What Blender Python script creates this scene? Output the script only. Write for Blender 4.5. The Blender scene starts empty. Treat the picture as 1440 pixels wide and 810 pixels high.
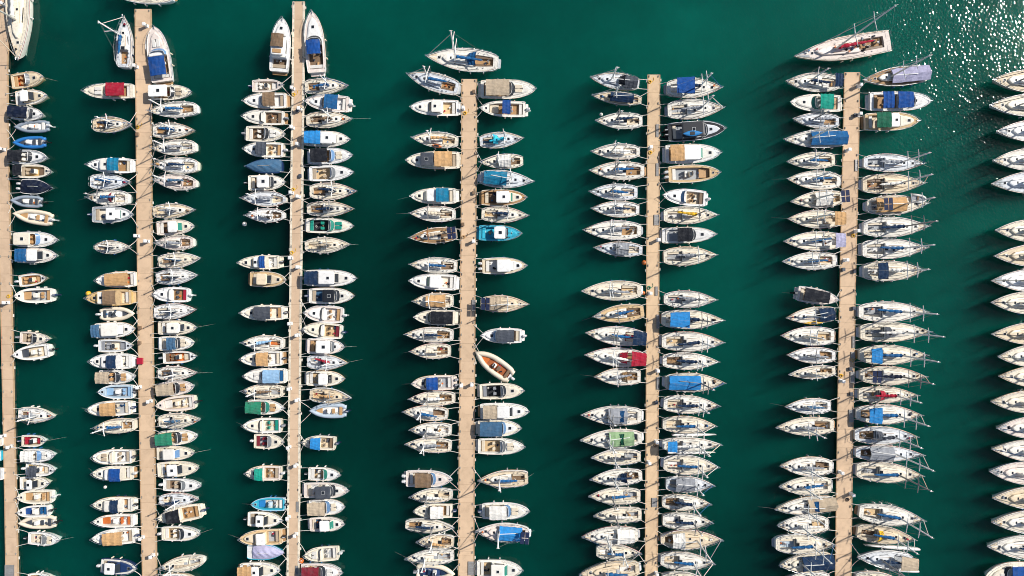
import bpy, math, random
from mathutils import Vector, Matrix

# ------------------------------------------------------------------ camera, sky, sun, exposure
SC = bpy.context.scene
COL = SC.collection
CAM_H = 115.0
PX = CAM_H * 36.0 / 24.0 / 1440.0          # metres per photograph pixel on the water
cam_d = bpy.data.cameras.new('camera')
cam_d.lens = 24.0; cam_d.sensor_width = 36.0
cam_d.clip_start = 1.0; cam_d.clip_end = 4000.0
cam = bpy.data.objects.new('camera', cam_d)
cam.location = (0, 0, CAM_H)
COL.objects.link(cam)
SC.camera = cam

SUN_EL, SUN_AZ = math.radians(41.0), math.radians(26.0)   # azimuth from +X towards +Y
W = bpy.data.worlds.new('World'); SC.world = W; W.use_nodes = True
wn = W.node_tree
sky_n = wn.nodes.new('ShaderNodeTexSky')
sky_n.sky_type = 'NISHITA'; sky_n.sun_disc = False
sky_n.sun_elevation = SUN_EL; sky_n.sun_rotation = math.pi / 2 - SUN_AZ
wn.links.new(sky_n.outputs[0], wn.nodes['Background'].inputs[0])
wn.nodes['Background'].inputs[1].default_value = 0.08
sun_d = bpy.data.lights.new('sun', 'SUN')
sun_d.energy = 4.6; sun_d.angle = math.radians(0.9); sun_d.color = (1.0, 0.955, 0.885)
sun = bpy.data.objects.new('sun', sun_d)
sd = Vector((math.cos(SUN_EL) * math.cos(SUN_AZ), math.cos(SUN_EL) * math.sin(SUN_AZ), math.sin(SUN_EL)))
sun.rotation_euler = (-sd).to_track_quat('-Z', 'Y').to_euler()
sun.location = sd * 200
COL.objects.link(sun)
SC.view_settings.view_transform = 'Standard'
SC.view_settings.look = 'None'
SC.view_settings.gamma = 1.0
SC.view_settings.use_curve_mapping = False
SC.view_settings.exposure = 0.21
SC.cycles.use_denoising = True
SC.cycles.max_bounces = 6
SC.cycles.volume_bounces = 2
SC.cycles.filter_width = 1.0

def world(px, py, z=0.0):
    k = PX * (CAM_H - z) / CAM_H
    return ((px - 720.0) * k, (405.0 - py) * k)

# ------------------------------------------------------------------ materials
def lin(h):
    c = [int(h[i:i + 2], 16) / 255 for i in (1, 3, 5)]
    return tuple(x / 12.92 if x <= .04045 else ((x + .055) / 1.055) ** 2.4 for x in c)

MATS = {}
def base_mat(name):
    m = bpy.data.materials.new(name); m.use_nodes = True
    return m, m.node_tree, m.node_tree.nodes['Principled BSDF']

def varied(name, col, rough=.5, metallic=0.0, scale=3.0, amp=.12, rnd=.06, bump=0.0, bscale=12.0, spec=.5, dirt=None, dscale=1.2, dlo=.52, dhi=.75):
    """colour with soft mottling, a per-object random value shift and optional stains"""
    if name in MATS: return MATS[name]
    m, nt, b = base_mat(name)
    N, L = nt.nodes, nt.links
    tc = N.new('ShaderNodeTexCoord')
    oi = N.new('ShaderNodeObjectInfo')
    off = N.new('ShaderNodeVectorMath'); off.operation = 'ADD'
    mul = N.new('ShaderNodeMath'); mul.operation = 'MULTIPLY'; mul.inputs[1].default_value = 37.0
    L.new(oi.outputs['Random'], mul.inputs[0])
    L.new(tc.outputs['Object'], off.inputs[0]); L.new(mul.outputs[0], off.inputs[1])
    nz = N.new('ShaderNodeTexNoise'); nz.inputs['Scale'].default_value = scale; nz.inputs['Detail'].default_value = 5
    L.new(off.outputs[0], nz.inputs['Vector'])
    mr = N.new('ShaderNodeMapRange'); mr.inputs[1].default_value = .25; mr.inputs[2].default_value = .75
    mr.inputs[3].default_value = 1 - amp; mr.inputs[4].default_value = 1 + amp
    L.new(nz.outputs['Fac'], mr.inputs[0])
    rr = N.new('ShaderNodeMapRange'); rr.inputs[3].default_value = 1 - rnd; rr.inputs[4].default_value = 1 + rnd
    L.new(oi.outputs['Random'], rr.inputs[0])
    mm = N.new('ShaderNodeMath'); mm.operation = 'MULTIPLY'
    L.new(mr.outputs[0], mm.inputs[0]); L.new(rr.outputs[0], mm.inputs[1])
    sc = N.new('ShaderNodeVectorMath'); sc.operation = 'SCALE'; sc.inputs[0].default_value = col
    L.new(mm.outputs[0], sc.inputs['Scale'])
    out = sc.outputs[0]
    if dirt:
        n2 = N.new('ShaderNodeTexNoise'); n2.inputs['Scale'].default_value = dscale; n2.inputs['Detail'].default_value = 8
        n2.inputs['Roughness'].default_value = .65
        L.new(off.outputs[0], n2.inputs['Vector'])
        m2 = N.new('ShaderNodeMapRange'); m2.inputs[1].default_value = dlo; m2.inputs[2].default_value = dhi
        L.new(n2.outputs['Fac'], m2.inputs[0])
        mx = N.new('ShaderNodeMix'); mx.data_type = 'RGBA'
        L.new(m2.outputs[0], mx.inputs[0]); L.new(out, mx.inputs[6]); mx.inputs[7].default_value = (*dirt, 1)
        out = mx.outputs[2]
    L.new(out, b.inputs['Base Color'])
    b.inputs['Roughness'].default_value = rough
    b.inputs['Metallic'].default_value = metallic
    b.inputs['Specular IOR Level'].default_value = spec
    if bump:
        n3 = N.new('ShaderNodeTexNoise'); n3.inputs['Scale'].default_value = bscale; n3.inputs['Detail'].default_value = 4
        L.new(off.outputs[0], n3.inputs['Vector'])
        bp = N.new('ShaderNodeBump'); bp.inputs['Strength'].default_value = bump; bp.inputs['Distance'].default_value = .05
        L.new(n3.outputs['Fac'], bp.inputs['Height']); L.new(bp.outputs[0], b.inputs['Normal'])
    MATS[name] = m
    return m

PAL = dict(navy='#172f4c', blue='#1d5a8c', royal='#17478a', bright='#2a80c0', teal='#166f90', cyan='#33b3cc', red='#a31e34',
           darkred='#7c2430', tan='#c0986a', brown='#7d6650', beige='#b9a78f', grey='#92959b', darkgrey='#454a53', black='#1c1f26',
           green='#2b8063', lightgreen='#93b184', teagreen='#17907c', darkgreen='#1d5f48', lavender='#aeabc6', white='#e2ded6',
           cream='#ded0b8', yellow='#d8aa2a', orange='#cc6e30', lightblue='#8fb4d4', slate='#3f6280', paleblue='#a9c4d6', nightblue='#121d33')
def fabric(c):
    return varied('fabric_' + c, lin(PAL[c]), .85, scale=2.2, amp=.20, rnd=.10, bump=.5, bscale=5, spec=.2, dirt=tuple(x * .72 + .055 for x in lin(PAL[c])), dscale=1.3, dlo=.48, dhi=.8)
GEL = dict(white='#eae8e4', cream='#e8deca', beige='#dfcdb0', ivory='#e8e3d8', pale='#d8dbde', grey='#a9adb1', tan='#d4b68a', navy='#223a66', cyan='#35abc4', lightblue='#bccfdc', yellow='#d2b073', black='#23262c', pink='#e6d8ce')
def gel(c):
    return varied('gelcoat_' + c, lin(GEL[c]), .38, scale=1.6, amp=.07, rnd=.06, dirt=tuple(x * .62 for x in lin(GEL[c])), dscale=1.7, dlo=.52, dhi=.84)
def nonskid(c):
    return varied('nonskid_' + c, tuple(x * .92 for x in lin(GEL[c])), .75, scale=2.3, amp=.12, rnd=.07, bump=.25, bscale=30, dirt=tuple(x * .6 for x in lin(GEL[c])), dscale=2.2, dlo=.52, dhi=.8)
def teak():
    if 'teak' in MATS: return MATS['teak']
    m = varied('teak', lin('#b08a5f'), .75, scale=2.5, amp=.2, rnd=.12, dirt=lin('#77593d'), dscale=2.5, dlo=.5, dhi=.8)
    nt = m.node_tree; N, L = nt.nodes, nt.links
    b = N['Principled BSDF']
    src = b.inputs['Base Color'].links[0].from_socket
    tc = N.new('ShaderNodeTexCoord'); wv = N.new('ShaderNodeTexWave'); wv.bands_direction = 'Y'; wv.inputs['Scale'].default_value = 3.0
    wv.inputs['Distortion'].default_value = .3
    L.new(tc.outputs['Object'], wv.inputs['Vector'])
    mr = N.new('ShaderNodeMapRange'); mr.inputs[1].default_value = 0; mr.inputs[2].default_value = .25; mr.inputs[3].default_value = .55; mr.inputs[4].default_value = 1
    L.new(wv.outputs['Fac'], mr.inputs[0])
    s = N.new('ShaderNodeVectorMath'); s.operation = 'SCALE'
    L.new(src, s.inputs[0]); L.new(mr.outputs[0], s.inputs['Scale']); L.new(s.outputs[0], b.inputs['Base Color'])
    return m
def glass(c='dark'):
    col = dict(dark=(.018, .022, .028), blue=(.10, .19, .33), green=(.02, .16, .12), grey=(.12, .13, .14))[c]
    return varied('tinted_glass_' + c, col, .12, scale=2, amp=.2, rnd=.3)
def alu(): return varied('anodised_aluminium', (.62, .62, .61), .42, metallic=.25, scale=4, amp=.08)
def steel(): return varied('stainless_steel', (.62, .63, .64), .25, metallic=.8, scale=6, amp=.08)
def rope(): return varied('rope', (.68, .66, .60), .9, scale=9, amp=.25, rnd=.25)
def rubber(): return varied('black_rubber', (.03, .03, .033), .6, scale=5, amp=.3, rnd=.3)
def plastic(c): return varied('plastic_' + c, lin(PAL[c]), .42, scale=5, amp=.08, rnd=.1)
def solar(): return varied('solar_cell', (.022, .03, .07), .18, scale=5, amp=.3)

# ------------------------------------------------------------------ mesh helpers
class MB:
    def __init__(s): s.v = []; s.f = []
    def add(s, vs, fs):
        n = len(s.v); s.v += vs; s.f += [tuple(i + n for i in q) for q in fs]
        return s
    def box(s, x0, x1, y0, y1, z0, z1, t=0.0):
        """box, its top drawn in by t on every side"""
        s.add([(x0, y0, z0), (x1, y0, z0), (x1, y1, z0), (x0, y1, z0), (x0 + t, y0 + t, z1), (x1 - t, y0 + t, z1), (x1 - t, y1 - t, z1), (x0 + t, y1 - t, z1)],
              [(3, 2, 1, 0), (4, 5, 6, 7), (0, 1, 5, 4), (1, 2, 6, 5), (2, 3, 7, 6), (3, 0, 4, 7)])
        return s
    def tube(s, pts, r, n=5, r2=None, cap=True):
        pts = [Vector(p) for p in pts]; m = len(pts)
        vs = []; fs = []
        for i, p in enumerate(pts):
            d = (pts[min(i + 1, m - 1)] - pts[max(i - 1, 0)])
            if d.length < 1e-6: d = Vector((0, 0, 1))
            d.normalize()
            u = d.cross(Vector((0, 0, 1)))
            if u.length < .05: u = d.cross(Vector((1, 0, 0)))
            u.normalize(); w = u.cross(d)
            rr = r if r2 is None else r + (r2 - r) * i / max(m - 1, 1)
            for k in range(n):
                a = 2 * math.pi * k / n
                q = p + u * (rr * math.cos(a)) + w * (rr * math.sin(a)); vs.append(tuple(q))
        for i in range(m - 1):
            for k in range(n):
                a, b = i * n + k, i * n + (k + 1) % n
                fs.append((a, b, b + n, a + n))
        if cap:
            fs.append(tuple(range(n - 1, -1, -1))); fs.append(tuple(range((m - 1) * n, m * n)))
        return s.add(vs, fs)
    def loft(s, out, rings, bottom=False):
        """plan outline raised through rings of (z, inset)"""
        n = len(out)
        xs = [p[0] for p in out]; ys = [p[1] for p in out]
        cx, cy = (min(xs) + max(xs)) / 2, (min(ys) + max(ys)) / 2
        lx, ly = max(xs) - min(xs), max(ys) - min(ys)
        vs = []; fs = []
        for z, d in rings:
            dx, dy = d if isinstance(d, tuple) else (d, d)
            kx, ky = max(.02, 1 - 2 * dx / lx), max(.02, 1 - 2 * dy / ly)
            for p in out:
                zz = z + (p[2] if len(p) > 2 else 0)
                vs.append((cx + (p[0] - cx) * kx, cy + (p[1] - cy) * ky, zz))
        for i in range(len(rings) - 1):
            for k in range(n):
                a, b = i * n + k, i * n + (k + 1) % n
                fs.append((a, b, b + n, a + n))
        fs.append(tuple(range((len(rings) - 1) * n, len(rings) * n)))
        if bottom: fs.append(tuple(range(n - 1, -1, -1)))
        return s.add(vs, fs)
    def grid(s, P, flip=False):
        """P rows of points"""
        r, c = len(P), len(P[0]); vs = [p for row in P for p in row]; fs = []
        for i in range(r - 1):
            for k in range(c - 1):
                q = (i * c + k, i * c + k + 1, (i + 1) * c + k + 1, (i + 1) * c + k)
                fs.append(q[::-1] if flip else q)
        return s.add(vs, fs)
    def ball(s, c, rx, ry, rz, nu=8, nv=5):
        P = []
        for i in range(nv + 1):
            a = -math.pi / 2 + math.pi * i / nv
            P.append([(c[0] + rx * math.cos(a) * math.cos(2 * math.pi * k / nu), c[1] + ry * math.cos(a) * math.sin(2 * math.pi * k / nu), c[2] + rz * math.sin(a)) for k in range(nu + 1)])
        return s.grid(P)
    def mesh(s, name, mat, smooth=False):
        me = bpy.data.meshes.new(name); me.from_pydata(s.v, [], s.f); me.materials.append(mat)
        if smooth: me.polygons.foreach_set('use_smooth', [True] * len(me.polygons))
        me.update()
        return me
    def build(s, name, mat, parent=None, smooth=False):
        o = bpy.data.objects.new(name, s.mesh(name, mat, smooth)); COL.objects.link(o)
        if parent is not None: o.parent = parent
        return o

SHARED = {}
def shared(key, fn):
    if key not in SHARED: SHARED[key] = fn()
    return SHARED[key]
def put(name, me, parent, loc, rotz=0.0, scale=(1, 1, 1)):
    o = bpy.data.objects.new(name, me); COL.objects.link(o); o.parent = parent
    o.location = loc; o.rotation_euler = (0, 0, rotz); o.scale = scale
    return o
def empty(name, loc, rz=0.0):
    o = bpy.data.objects.new(name, None); COL.objects.link(o)
    o.empty_display_size = .5; o.location = loc; o.rotation_euler = (0, 0, rz)
    return o
def tag(o, label, cat, group=None):
    o['label'] = label; o['category'] = cat
    if group: o['group'] = group

def rounded(x0, x1, y0, y1, r, n=3):
    r = min(r, (x1 - x0) / 2 - .01, (y1 - y0) / 2 - .01); P = []
    for cx, cy, a0 in ((x1 - r, y1 - r, 0), (x0 + r, y1 - r, 90), (x0 + r, y0 + r, 180), (x1 - r, y0 + r, 270)):
        for k in range(n + 1):
            a = math.radians(a0 + 90 * k / n); P.append((cx + r * math.cos(a), cy + r * math.sin(a)))
    return P

# ------------------------------------------------------------------ water
PATCH = 1.0
def make_water():
    """turbid green harbour water: a wavy skin that mirrors the sky over a body that scatters and absorbs light"""
    m = bpy.data.materials.new('sea_water'); m.use_nodes = True
    nt = m.node_tree; N, L = nt.nodes, nt.links
    N.clear()
    out = N.new('ShaderNodeOutputMaterial')
    tc = N.new('ShaderNodeTexCoord')
    def wave(scale, sx, sy, detail, rough=.5):
        mp = N.new('ShaderNodeMapping'); mp.inputs['Scale'].default_value = (sx, sy, 1); mp.inputs['Rotation'].default_value = (0, 0, .5)
        L.new(tc.outputs['Object'], mp.inputs[0])
        n = N.new('ShaderNodeTexNoise'); n.inputs['Scale'].default_value = scale; n.inputs['Detail'].default_value = detail; n.inputs['Roughness'].default_value = rough
        L.new(mp.outputs[0], n.inputs['Vector'])
        return n.outputs['Fac']
    b1 = N.new('ShaderNodeBump'); b1.inputs['Strength'].default_value = 1.0; b1.inputs['Distance'].default_value = .057
    L.new(wave(2.5, 1, .85, .7), b1.inputs['Height'])
    b2 = N.new('ShaderNodeBump'); b2.inputs['Strength'].default_value = 1.0; b2.inputs['Distance'].default_value = .10
    L.new(wave(.3, 1, .6, 2), b2.inputs['Height'])
    L.new(b2.outputs[0], b1.inputs['Normal'])
    gl = N.new('ShaderNodeBsdfGlossy'); gl.inputs['Roughness'].default_value = .075
    L.new(b1.outputs[0], gl.inputs['Normal'])
    tr = N.new('ShaderNodeBsdfTransparent'); pass
    # light crossing the skin is lost to internal reflection; noise tint adds cloudiness, with the light's brighter top and darker left painted in
    pn = N.new('ShaderNodeTexNoise'); pn.noise_dimensions = '4D'; pn.inputs['W'].default_value = PATCH; pn.inputs['Scale'].default_value = .014; pn.inputs['Detail'].default_value = 7; pn.inputs['Roughness'].default_value = .6
    L.new(tc.outputs['Object'], pn.inputs['Vector'])
    pr = N.new('ShaderNodeMapRange'); pr.inputs[1].default_value = .33; pr.inputs[2].default_value = .66; pr.inputs[3].default_value = .53; pr.inputs[4].default_value = 1.0
    L.new(pn.outputs['Fac'], pr.inputs[0]); L.new(pr.outputs[0], tr.inputs['Color'])
    fr = N.new('ShaderNodeFresnel'); fr.inputs['IOR'].default_value = 1.333
    L.new(b1.outputs[0], fr.inputs['Normal'])
    ge = N.new('ShaderNodeNewGeometry'); io = N.new('ShaderNodeMapRange')   # same mirror strength from both sides of the unrefracting skin
    io.inputs[3].default_value = 1.333; io.inputs[4].default_value = .75
    L.new(ge.outputs['Backfacing'], io.inputs[0]); L.new(io.outputs[0], fr.inputs['IOR'])
    mx = N.new('ShaderNodeMixShader')
    L.new(fr.outputs[0], mx.inputs[0]); L.new(tr.outputs[0], mx.inputs[1]); L.new(gl.outputs[0], mx.inputs[2])
    L.new(mx.outputs[0], out.inputs['Surface'])
    DENS, ALB = .34, (.003, .93, .795, 1)
    vs = N.new('ShaderNodeVolumeScatter'); vs.inputs['Color'].default_value = ALB; vs.inputs['Density'].default_value = DENS; vs.inputs['Anisotropy'].default_value = .7
    va = N.new('ShaderNodeVolumeAbsorption'); va.inputs['Color'].default_value = ALB; va.inputs['Density'].default_value = DENS
    ad = N.new('ShaderNodeAddShader')
    L.new(vs.outputs[0], ad.inputs[0]); L.new(va.outputs[0], ad.inputs[1]); L.new(ad.outputs[0], out.inputs['Volume'])
    w = MB().box(-1500, 1500, -1500, 1500, -30, 0).build('water', m)
    w['kind'] = 'structure'
make_water()

# ------------------------------------------------------------------ boat hulls
class Hull:
    def __init__(s, L, w, sr, tm, p, fb, sheer, q=1.0, rs=(.05, .86)):
        s.rs = rs; s.L, s.w, s.sr, s.tm, s.p, s.fb, s.sheer, s.q = L, w, sr, tm, p, fb, sheer, q
    def B(s, t):
        if t < s.tm: k = s.sr + (1 - s.sr) * (1 - (1 - t / s.tm) ** 2)
        else:
            u = min(1, (t - s.tm) / (1 - s.tm)); k = max(0, 1 - u ** s.p) ** s.q
        if t < s.rs[0]: k *= s.rs[1] + (1 - s.rs[1]) * math.sin(math.pi / 2 * max(t, 0) / s.rs[0])
        return max(.5 * s.w * k, .02)
    def G(s, t): return s.fb * (1 + s.sheer * t * t)
    def D(s, t): return s.G(t) - .06
    def X(s, t): return (t - .5) * s.L
    def outline(s, t0, t1, f0, f1, n=7, zref=None, nose=.0):
        """closed plan outline following the hull, half-width fraction f0 aft to f1 forward; z offset follows the sheer"""
        P = []
        zr = s.D((t0 + t1) / 2) if zref is None else zref
        T = [i / n for i in range(n + 1)]
        def hw(u):
            f = f0 + (f1 - f0) * u
            k = 1.0
            if nose and u > 1 - nose: k = math.sqrt(max(.0, 1 - ((u - 1 + nose) / nose) ** 2)) * .75 + .25
            return s.B(t0 + (t1 - t0) * u) * f * k
        for u in T:
            t = t0 + (t1 - t0) * u; P.append((s.X(t), -hw(u), s.D(t) - zr))
        for u in reversed(T):
            t = t0 + (t1 - t0) * u; P.append((s.X(t), hw(u), s.D(t) - zr))
        return P

def build_hull(root, H, hull_m, deck_m, ck=None, sole_m=None, rail_m=None, N=18):
    T = sorted([1 - (1 - i / N) ** 1.25 for i in range(N + 1)] + [.012, .03])
    if ck:
        a, b = ck[0], ck[1]
        T = sorted([t for t in T if min(abs(t - a), abs(t - b)) > .012] + [a - .001, a, b, b + .001])
    def cw(t): return min(ck[2] * H.B(t), ck[4]) if ck and ck[0] - 1e-6 <= t <= ck[1] + 1e-6 else 0.0
    m = MB(); gw = min(.09, H.w * .04)
    rows = []
    for t in T:
        x, bb, g = H.X(t), H.B(t), H.G(t); k = t ** 3
        xb = x - k * .05 * H.L; xw = x - k * .09 * H.L
        sec = [(max(bb - gw, .005), x, g - .06), (max(bb - gw, .005), x, g), (bb, x, g), (bb * .985, xb * .4 + x * .6, g * .72), (bb * (.92 - .1 * k), xb, g * .3), (bb * (.84 - .18 * k), xw, -.12), (bb * .4, xw, -.45)]
        rows.append([(q[1], q[0], q[2]) for q in sec])
    m.grid(rows)
    m.grid([[(x, -y, z) for x, y, z in r] for r in rows], flip=True)
    r0 = rows[0][2:]
    m.add([p for p in r0] + [(x, -y, z) for x, y, z in reversed(r0)], [tuple(range(2 * len(r0)))])
    m.build('hull', hull_m, root, smooth=False)
    d = MB(); P, S = [], []
    for t in T:
        x, o, z = H.X(t), max(H.B(t) - gw + .003, .005), H.D(t); c = min(cw(t), o * .96)
        mid = (o + c) / 2; cam = .05 * (1 - (mid / max(H.w / 2, .1)) ** 2)
        P.append([(x, o, z), (x, mid, z + cam * .6), (x, c, z + (.05 if not c else .04))])
        S.append([(x, -c, z + (.05 if not c else .04)), (x, -mid, z + cam * .6), (x, -o, z)])
    d.grid(P, flip=True); d.grid(S, flip=True)
    d.build('deck', deck_m, root)
    if ck:
        dep = ck[3]; cT = [t for t in T if ck[0] - 1e-6 <= t <= ck[1] + 1e-6]
        zf = H.D(ck[0]) - dep
        c = MB(); up, dn = [], []
        loop = [(H.X(t), cw(t) , H.D(t) + .045) for t in cT] + [(H.X(t), -cw(t), H.D(t) + .045) for t in reversed(cT)]
        loop.append(loop[0])
        c.grid([loop, [(x, y * .96, zf) for x, y, z in loop]])
        co = c.build('cockpit', hull_m if not deck_m else deck_m, root)
        f = MB(); f.add([(x, y * .965, zf + .01) for x, y, z in loop[:-1]], [tuple(range(len(loop) - 1))])
        f.f = [tuple(reversed(q)) for q in f.f]
        f.build('sole', sole_m, co)
        return zf, co
    return None, None

def rub_rail(root, H, mat, t0=0.0, dz=-.10):
    T = [t0 + (1 - t0) * (1 - (1 - i / 12) ** 1.3) for i in range(13)]
    pts = [(H.X(t), H.B(t) + .012, H.G(t) + dz) for t in T] + [(H.X(t), -H.B(t) - .012, H.G(t) + dz) for t in reversed(T)]
    MB().tube(pts, .035, 4).build('rub_rail', mat, root)

def bow_rail(root, H, t0=.62, h=.5, r=.028):
    T = [t0 + (1.0 - t0) * (1 - (1 - i / 6) ** 1.4) for i in range(7)]
    pts = [(H.X(t) + (.12 if t > .99 else 0), max(H.B(t) - .06, .04), H.G(t) + h) for t in T]
    path = [(pts[0][0] - .1, pts[0][1], H.G(t0))] + pts + [(x, -y, z) for x, y, z in reversed(pts)] + [(pts[0][0] - .1, -pts[0][1], H.G(t0))]
    m = MB().tube(path, r, 4)
    for i in (2, 4):
        x, y, z = pts[i]
        for q in (1, -1): m.tube([(x, q * y, z), (x, q * y, z - h)], r * .8, 4, cap=False)
    m.build('bow_rail', steel(), root)

def stern_rail(root, H, t1=.12, h=.5):
    b0, b1 = H.B(0) - .08, H.B(t1) - .07
    path = [(H.X(t1), b1, H.G(0)), (H.X(t1), b1, H.G(0) + h), (H.X(0) + .08, b0, H.G(0) + h), (H.X(0) + .08, b0 * .3, H.G(0) + h)]
    m = MB().tube(path, .026, 4).tube([(x, -y, z) for x, y, z in path], .026, 4)
    m.build('stern_rail', steel(), root)

def hatch_mesh():
    return shared('hatch', lambda: MB().loft(rounded(-.5, .5, -.5, .5, .12, 2), [(0, 0), (.05, .0), (.06, .04)]).mesh('hatch', glass('dark')))
def hatch_frame_mesh():
    def f():
        m = MB(); o = rounded(-.5, .5, -.5, .5, .12, 2)
        a = [(x * 1.16, y * 1.16, 0) for x, y in o]; b = [(x * 1.16, y * 1.16, .045) for x, y in o]; c = [(x * .98, y * .98, .045) for x, y in o]
        m.grid([r + [r[0]] for r in (a, b, c)])
        return m.mesh('hatch_frame', alu())
    return shared('hatch_frame', f)
def hatch(parent, x, y, z, s):
    h = put('hatch', hatch_mesh(), parent, (x, y, z), 0, (s, s, 1))
    put('hatch_frame', hatch_frame_mesh(), h, (0, 0, 0))
    return h

def fender_mesh(c):
    return shared('fender' + c, lambda: MB().tube([(0, 0, -.30), (0, 0, -.24), (0, 0, -.1), (0, 0, .14), (0, 0, .26), (0, 0, .32)], .12, 7).mesh('fender', plastic(c), True))
def fenders(root, H, rng, n=2):
    c = rng.choice(['white', 'white', 'white', 'navy', 'grey', 'blue', 'cream'])
    for s in (1, -1):
        for k in range(n):
            t = .16 + .42 * (k + rng.uniform(.2, .8)) / n
            put('fender', fender_mesh(c), root, (H.X(t), s * (H.B(t) + .10), H.G(t) * .55), 0, (rng.uniform(.85, 1.1),) * 3)

def cleat(root, H):
    me = shared('deck_cleat', lambda: MB().box(-.12, .12, -.025, .025, .04, .08, .01).box(-.05, .05, -.03, .03, 0, .05).mesh('cleat', steel()))
    for t, s in ((.06, 1), (.06, -1), (.9, 1), (.9, -1)):
        put('cleat', me, root, (H.X(t), s * max(H.B(t) - .16, .05), H.D(t) + .012))

def outboard_mesh(c):
    def f():
        m = MB()
        m.loft(rounded(-.62, .05, -.21, .21, .15, 3), [(.55, .06), (.62, 0), (1.0, .01), (1.16, .07), (1.2, .15)], bottom=True)
        m.loft(rounded(-.42, -.02, -.09, .09, .06, 2), [(-.5, .0), (.56, 0)])
        m.box(-.2, .25, -.16, .16, .35, .62, .03)
        m.box(-.75, -.1, -.12, .12, -.3, -.26)
        return m.mesh('outboard_motor', varied('outboard_' + c, dict(black=(.02, .021, .024), white=(.7, .7, .69), grey=(.2, .21, .23), navy=(.03, .05, .11))[c], .3, scale=3, amp=.15))
    return shared('ob' + c, f)
def cowl_stripe_mesh():
    return shared('obstripe', lambda: MB().box(-.5, -.08, -.07, .07, 1.195, 1.215, .01).mesh('cowling_trim', varied('cowling_trim', (.45, .45, .46), .3, scale=4)))
def outboard(root, H, rng, n=1, c=None):
    c = c or rng.choice(['black', 'black', 'grey', 'white', 'navy'])
    for k in range(n):
        y = 0 if n == 1 else (.42 if k else -.42)
        sc = min(1.15, .62 + .055 * H.L)
        o = put('outboard_motor', outboard_mesh(c), root, (H.X(0) - .12, y, .05), rng.uniform(-.12, .12), (sc, sc, sc))
        put('cowling_trim', cowl_stripe_mesh(), o, (0, 0, 0))

def sheet(name, parent, x0, x1, hw0, hw1, z0, z1, rise, mat, rng, ridge=False, drop=.12, nx=9, ny=9, bow=0.0):
    """cloth stretched over hoops: thick, creased, edges hanging down"""
    P = []
    ph = [rng.uniform(0, 6.3) for _ in range(4)]
    for i in range(nx):
        u = i / (nx - 1); row = []
        x = x0 + (x1 - x0) * u; hw = hw0 + (hw1 - hw0) * u + .03 * math.sin(3.1 * u * math.pi * 2 + ph[0]); zc = z0 + (z1 - z0) * u
        for k in range(ny):
            v = -1 + 2 * k / (ny - 1)
            z = zc + rise * ((1 - abs(v)) if ridge else (1 - v * v))
            z += .035 * math.sin(7 * u + 4 * v + ph[1]) * math.sin(9 * v + ph[2]) + (.03 if i % 3 == 0 else 0) + .025 * math.sin(15 * u + ph[3]) * abs(v)
            row.append((x + bow * (1 - v * v) + .02 * math.sin(9 * v + ph[2]), v * hw, z))
        P.append(row)
    m = MB(); m.grid(P, flip=True)
    per = P[0] + [r[-1] for r in P[1:]] + P[-1][-2::-1] + [r[0] for r in P[-2:0:-1]]
    per.append(per[0])
    m.grid([[(x, y, z - drop) for x, y, z in per], per])
    m.grid([[(x, y, z - .03) for x, y, z in r] for r in P])
    return m.build(name, mat, parent)

def hoops(parent, x0, x1, hw, ztop, zdeck):
    for x in (x0 + .06, x1 - .06):
        xb = (x0 + x1) / 2 + (x - (x0 + x1) / 2) * .55
        MB().tube([(xb, -hw - .02, zdeck), (x, -hw, ztop - .02), (x, -hw * .5, ztop + .05), (x, hw * .5, ztop + .05), (x, hw, ztop - .02), (xb, hw + .02, zdeck)], .022, 4).build('canopy_frame', steel(), parent)

def block(name, parent, out, rings, mat, bottom=False):
    m = MB(); m.loft(out, rings, bottom)
    return m.build(name, mat, parent)

def side_windows(parent, out, z0, i0, z1, i1, mat, k0, k1, n):
    """dark panes set 1 cm proud of both long sides of a lofted house"""
    xs = [p[0] for p in out]; ys = [p[1] for p in out]
    cx, cy = (min(xs) + max(xs)) / 2, (min(ys) + max(ys)) / 2; lx, ly = max(xs) - min(xs), max(ys) - min(ys)
    def at(p, z, d): return (cx + (p[0] - cx) * (1 - 2 * d / lx), cy + (p[1] - cy) * (1 - 2 * (d - .014) / ly), z + (p[2] if len(p) > 2 else 0))
    half = len(out) // 2
    for side in (0, 1):
        pts = out[k0:k1 + 1] if side == 0 else out[len(out) - 1 - k1:len(out) - k0]
        lo = [at(p, z0, i0) for p in pts]; hi = [at(p, z1, i1) for p in pts]
        MB().grid([lo, hi]).build('window', mat, parent)

def seat_mesh(c):
    return shared('seat' + c, lambda: MB().loft(rounded(-.24, .24, -.25, .25, .1, 2), [(0, .05), (.3, .0), (.42, .02), (.45, .08)]).loft(rounded(-.28, -.14, -.25, .25, .06, 2), [(.3, 0), (.8, .02), (.83, .04)]).mesh('helm_seat', varied('vinyl_' + c, tuple(x * .9 for x in lin(PAL[c])), .5, scale=4, amp=.1)))

def cushion(parent, x0, x1, y0, y1, z, c, name='cushion'):
    m = MB(); m.loft(rounded(x0, x1, y0, y1, .08, 2), [(z, .0), (z + .08, 0), (z + .11, .05)])
    return m.build(name, varied('vinyl_' + c, tuple(x * .9 for x in lin(PAL[c])), .5, scale=4, amp=.1), parent)

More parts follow.
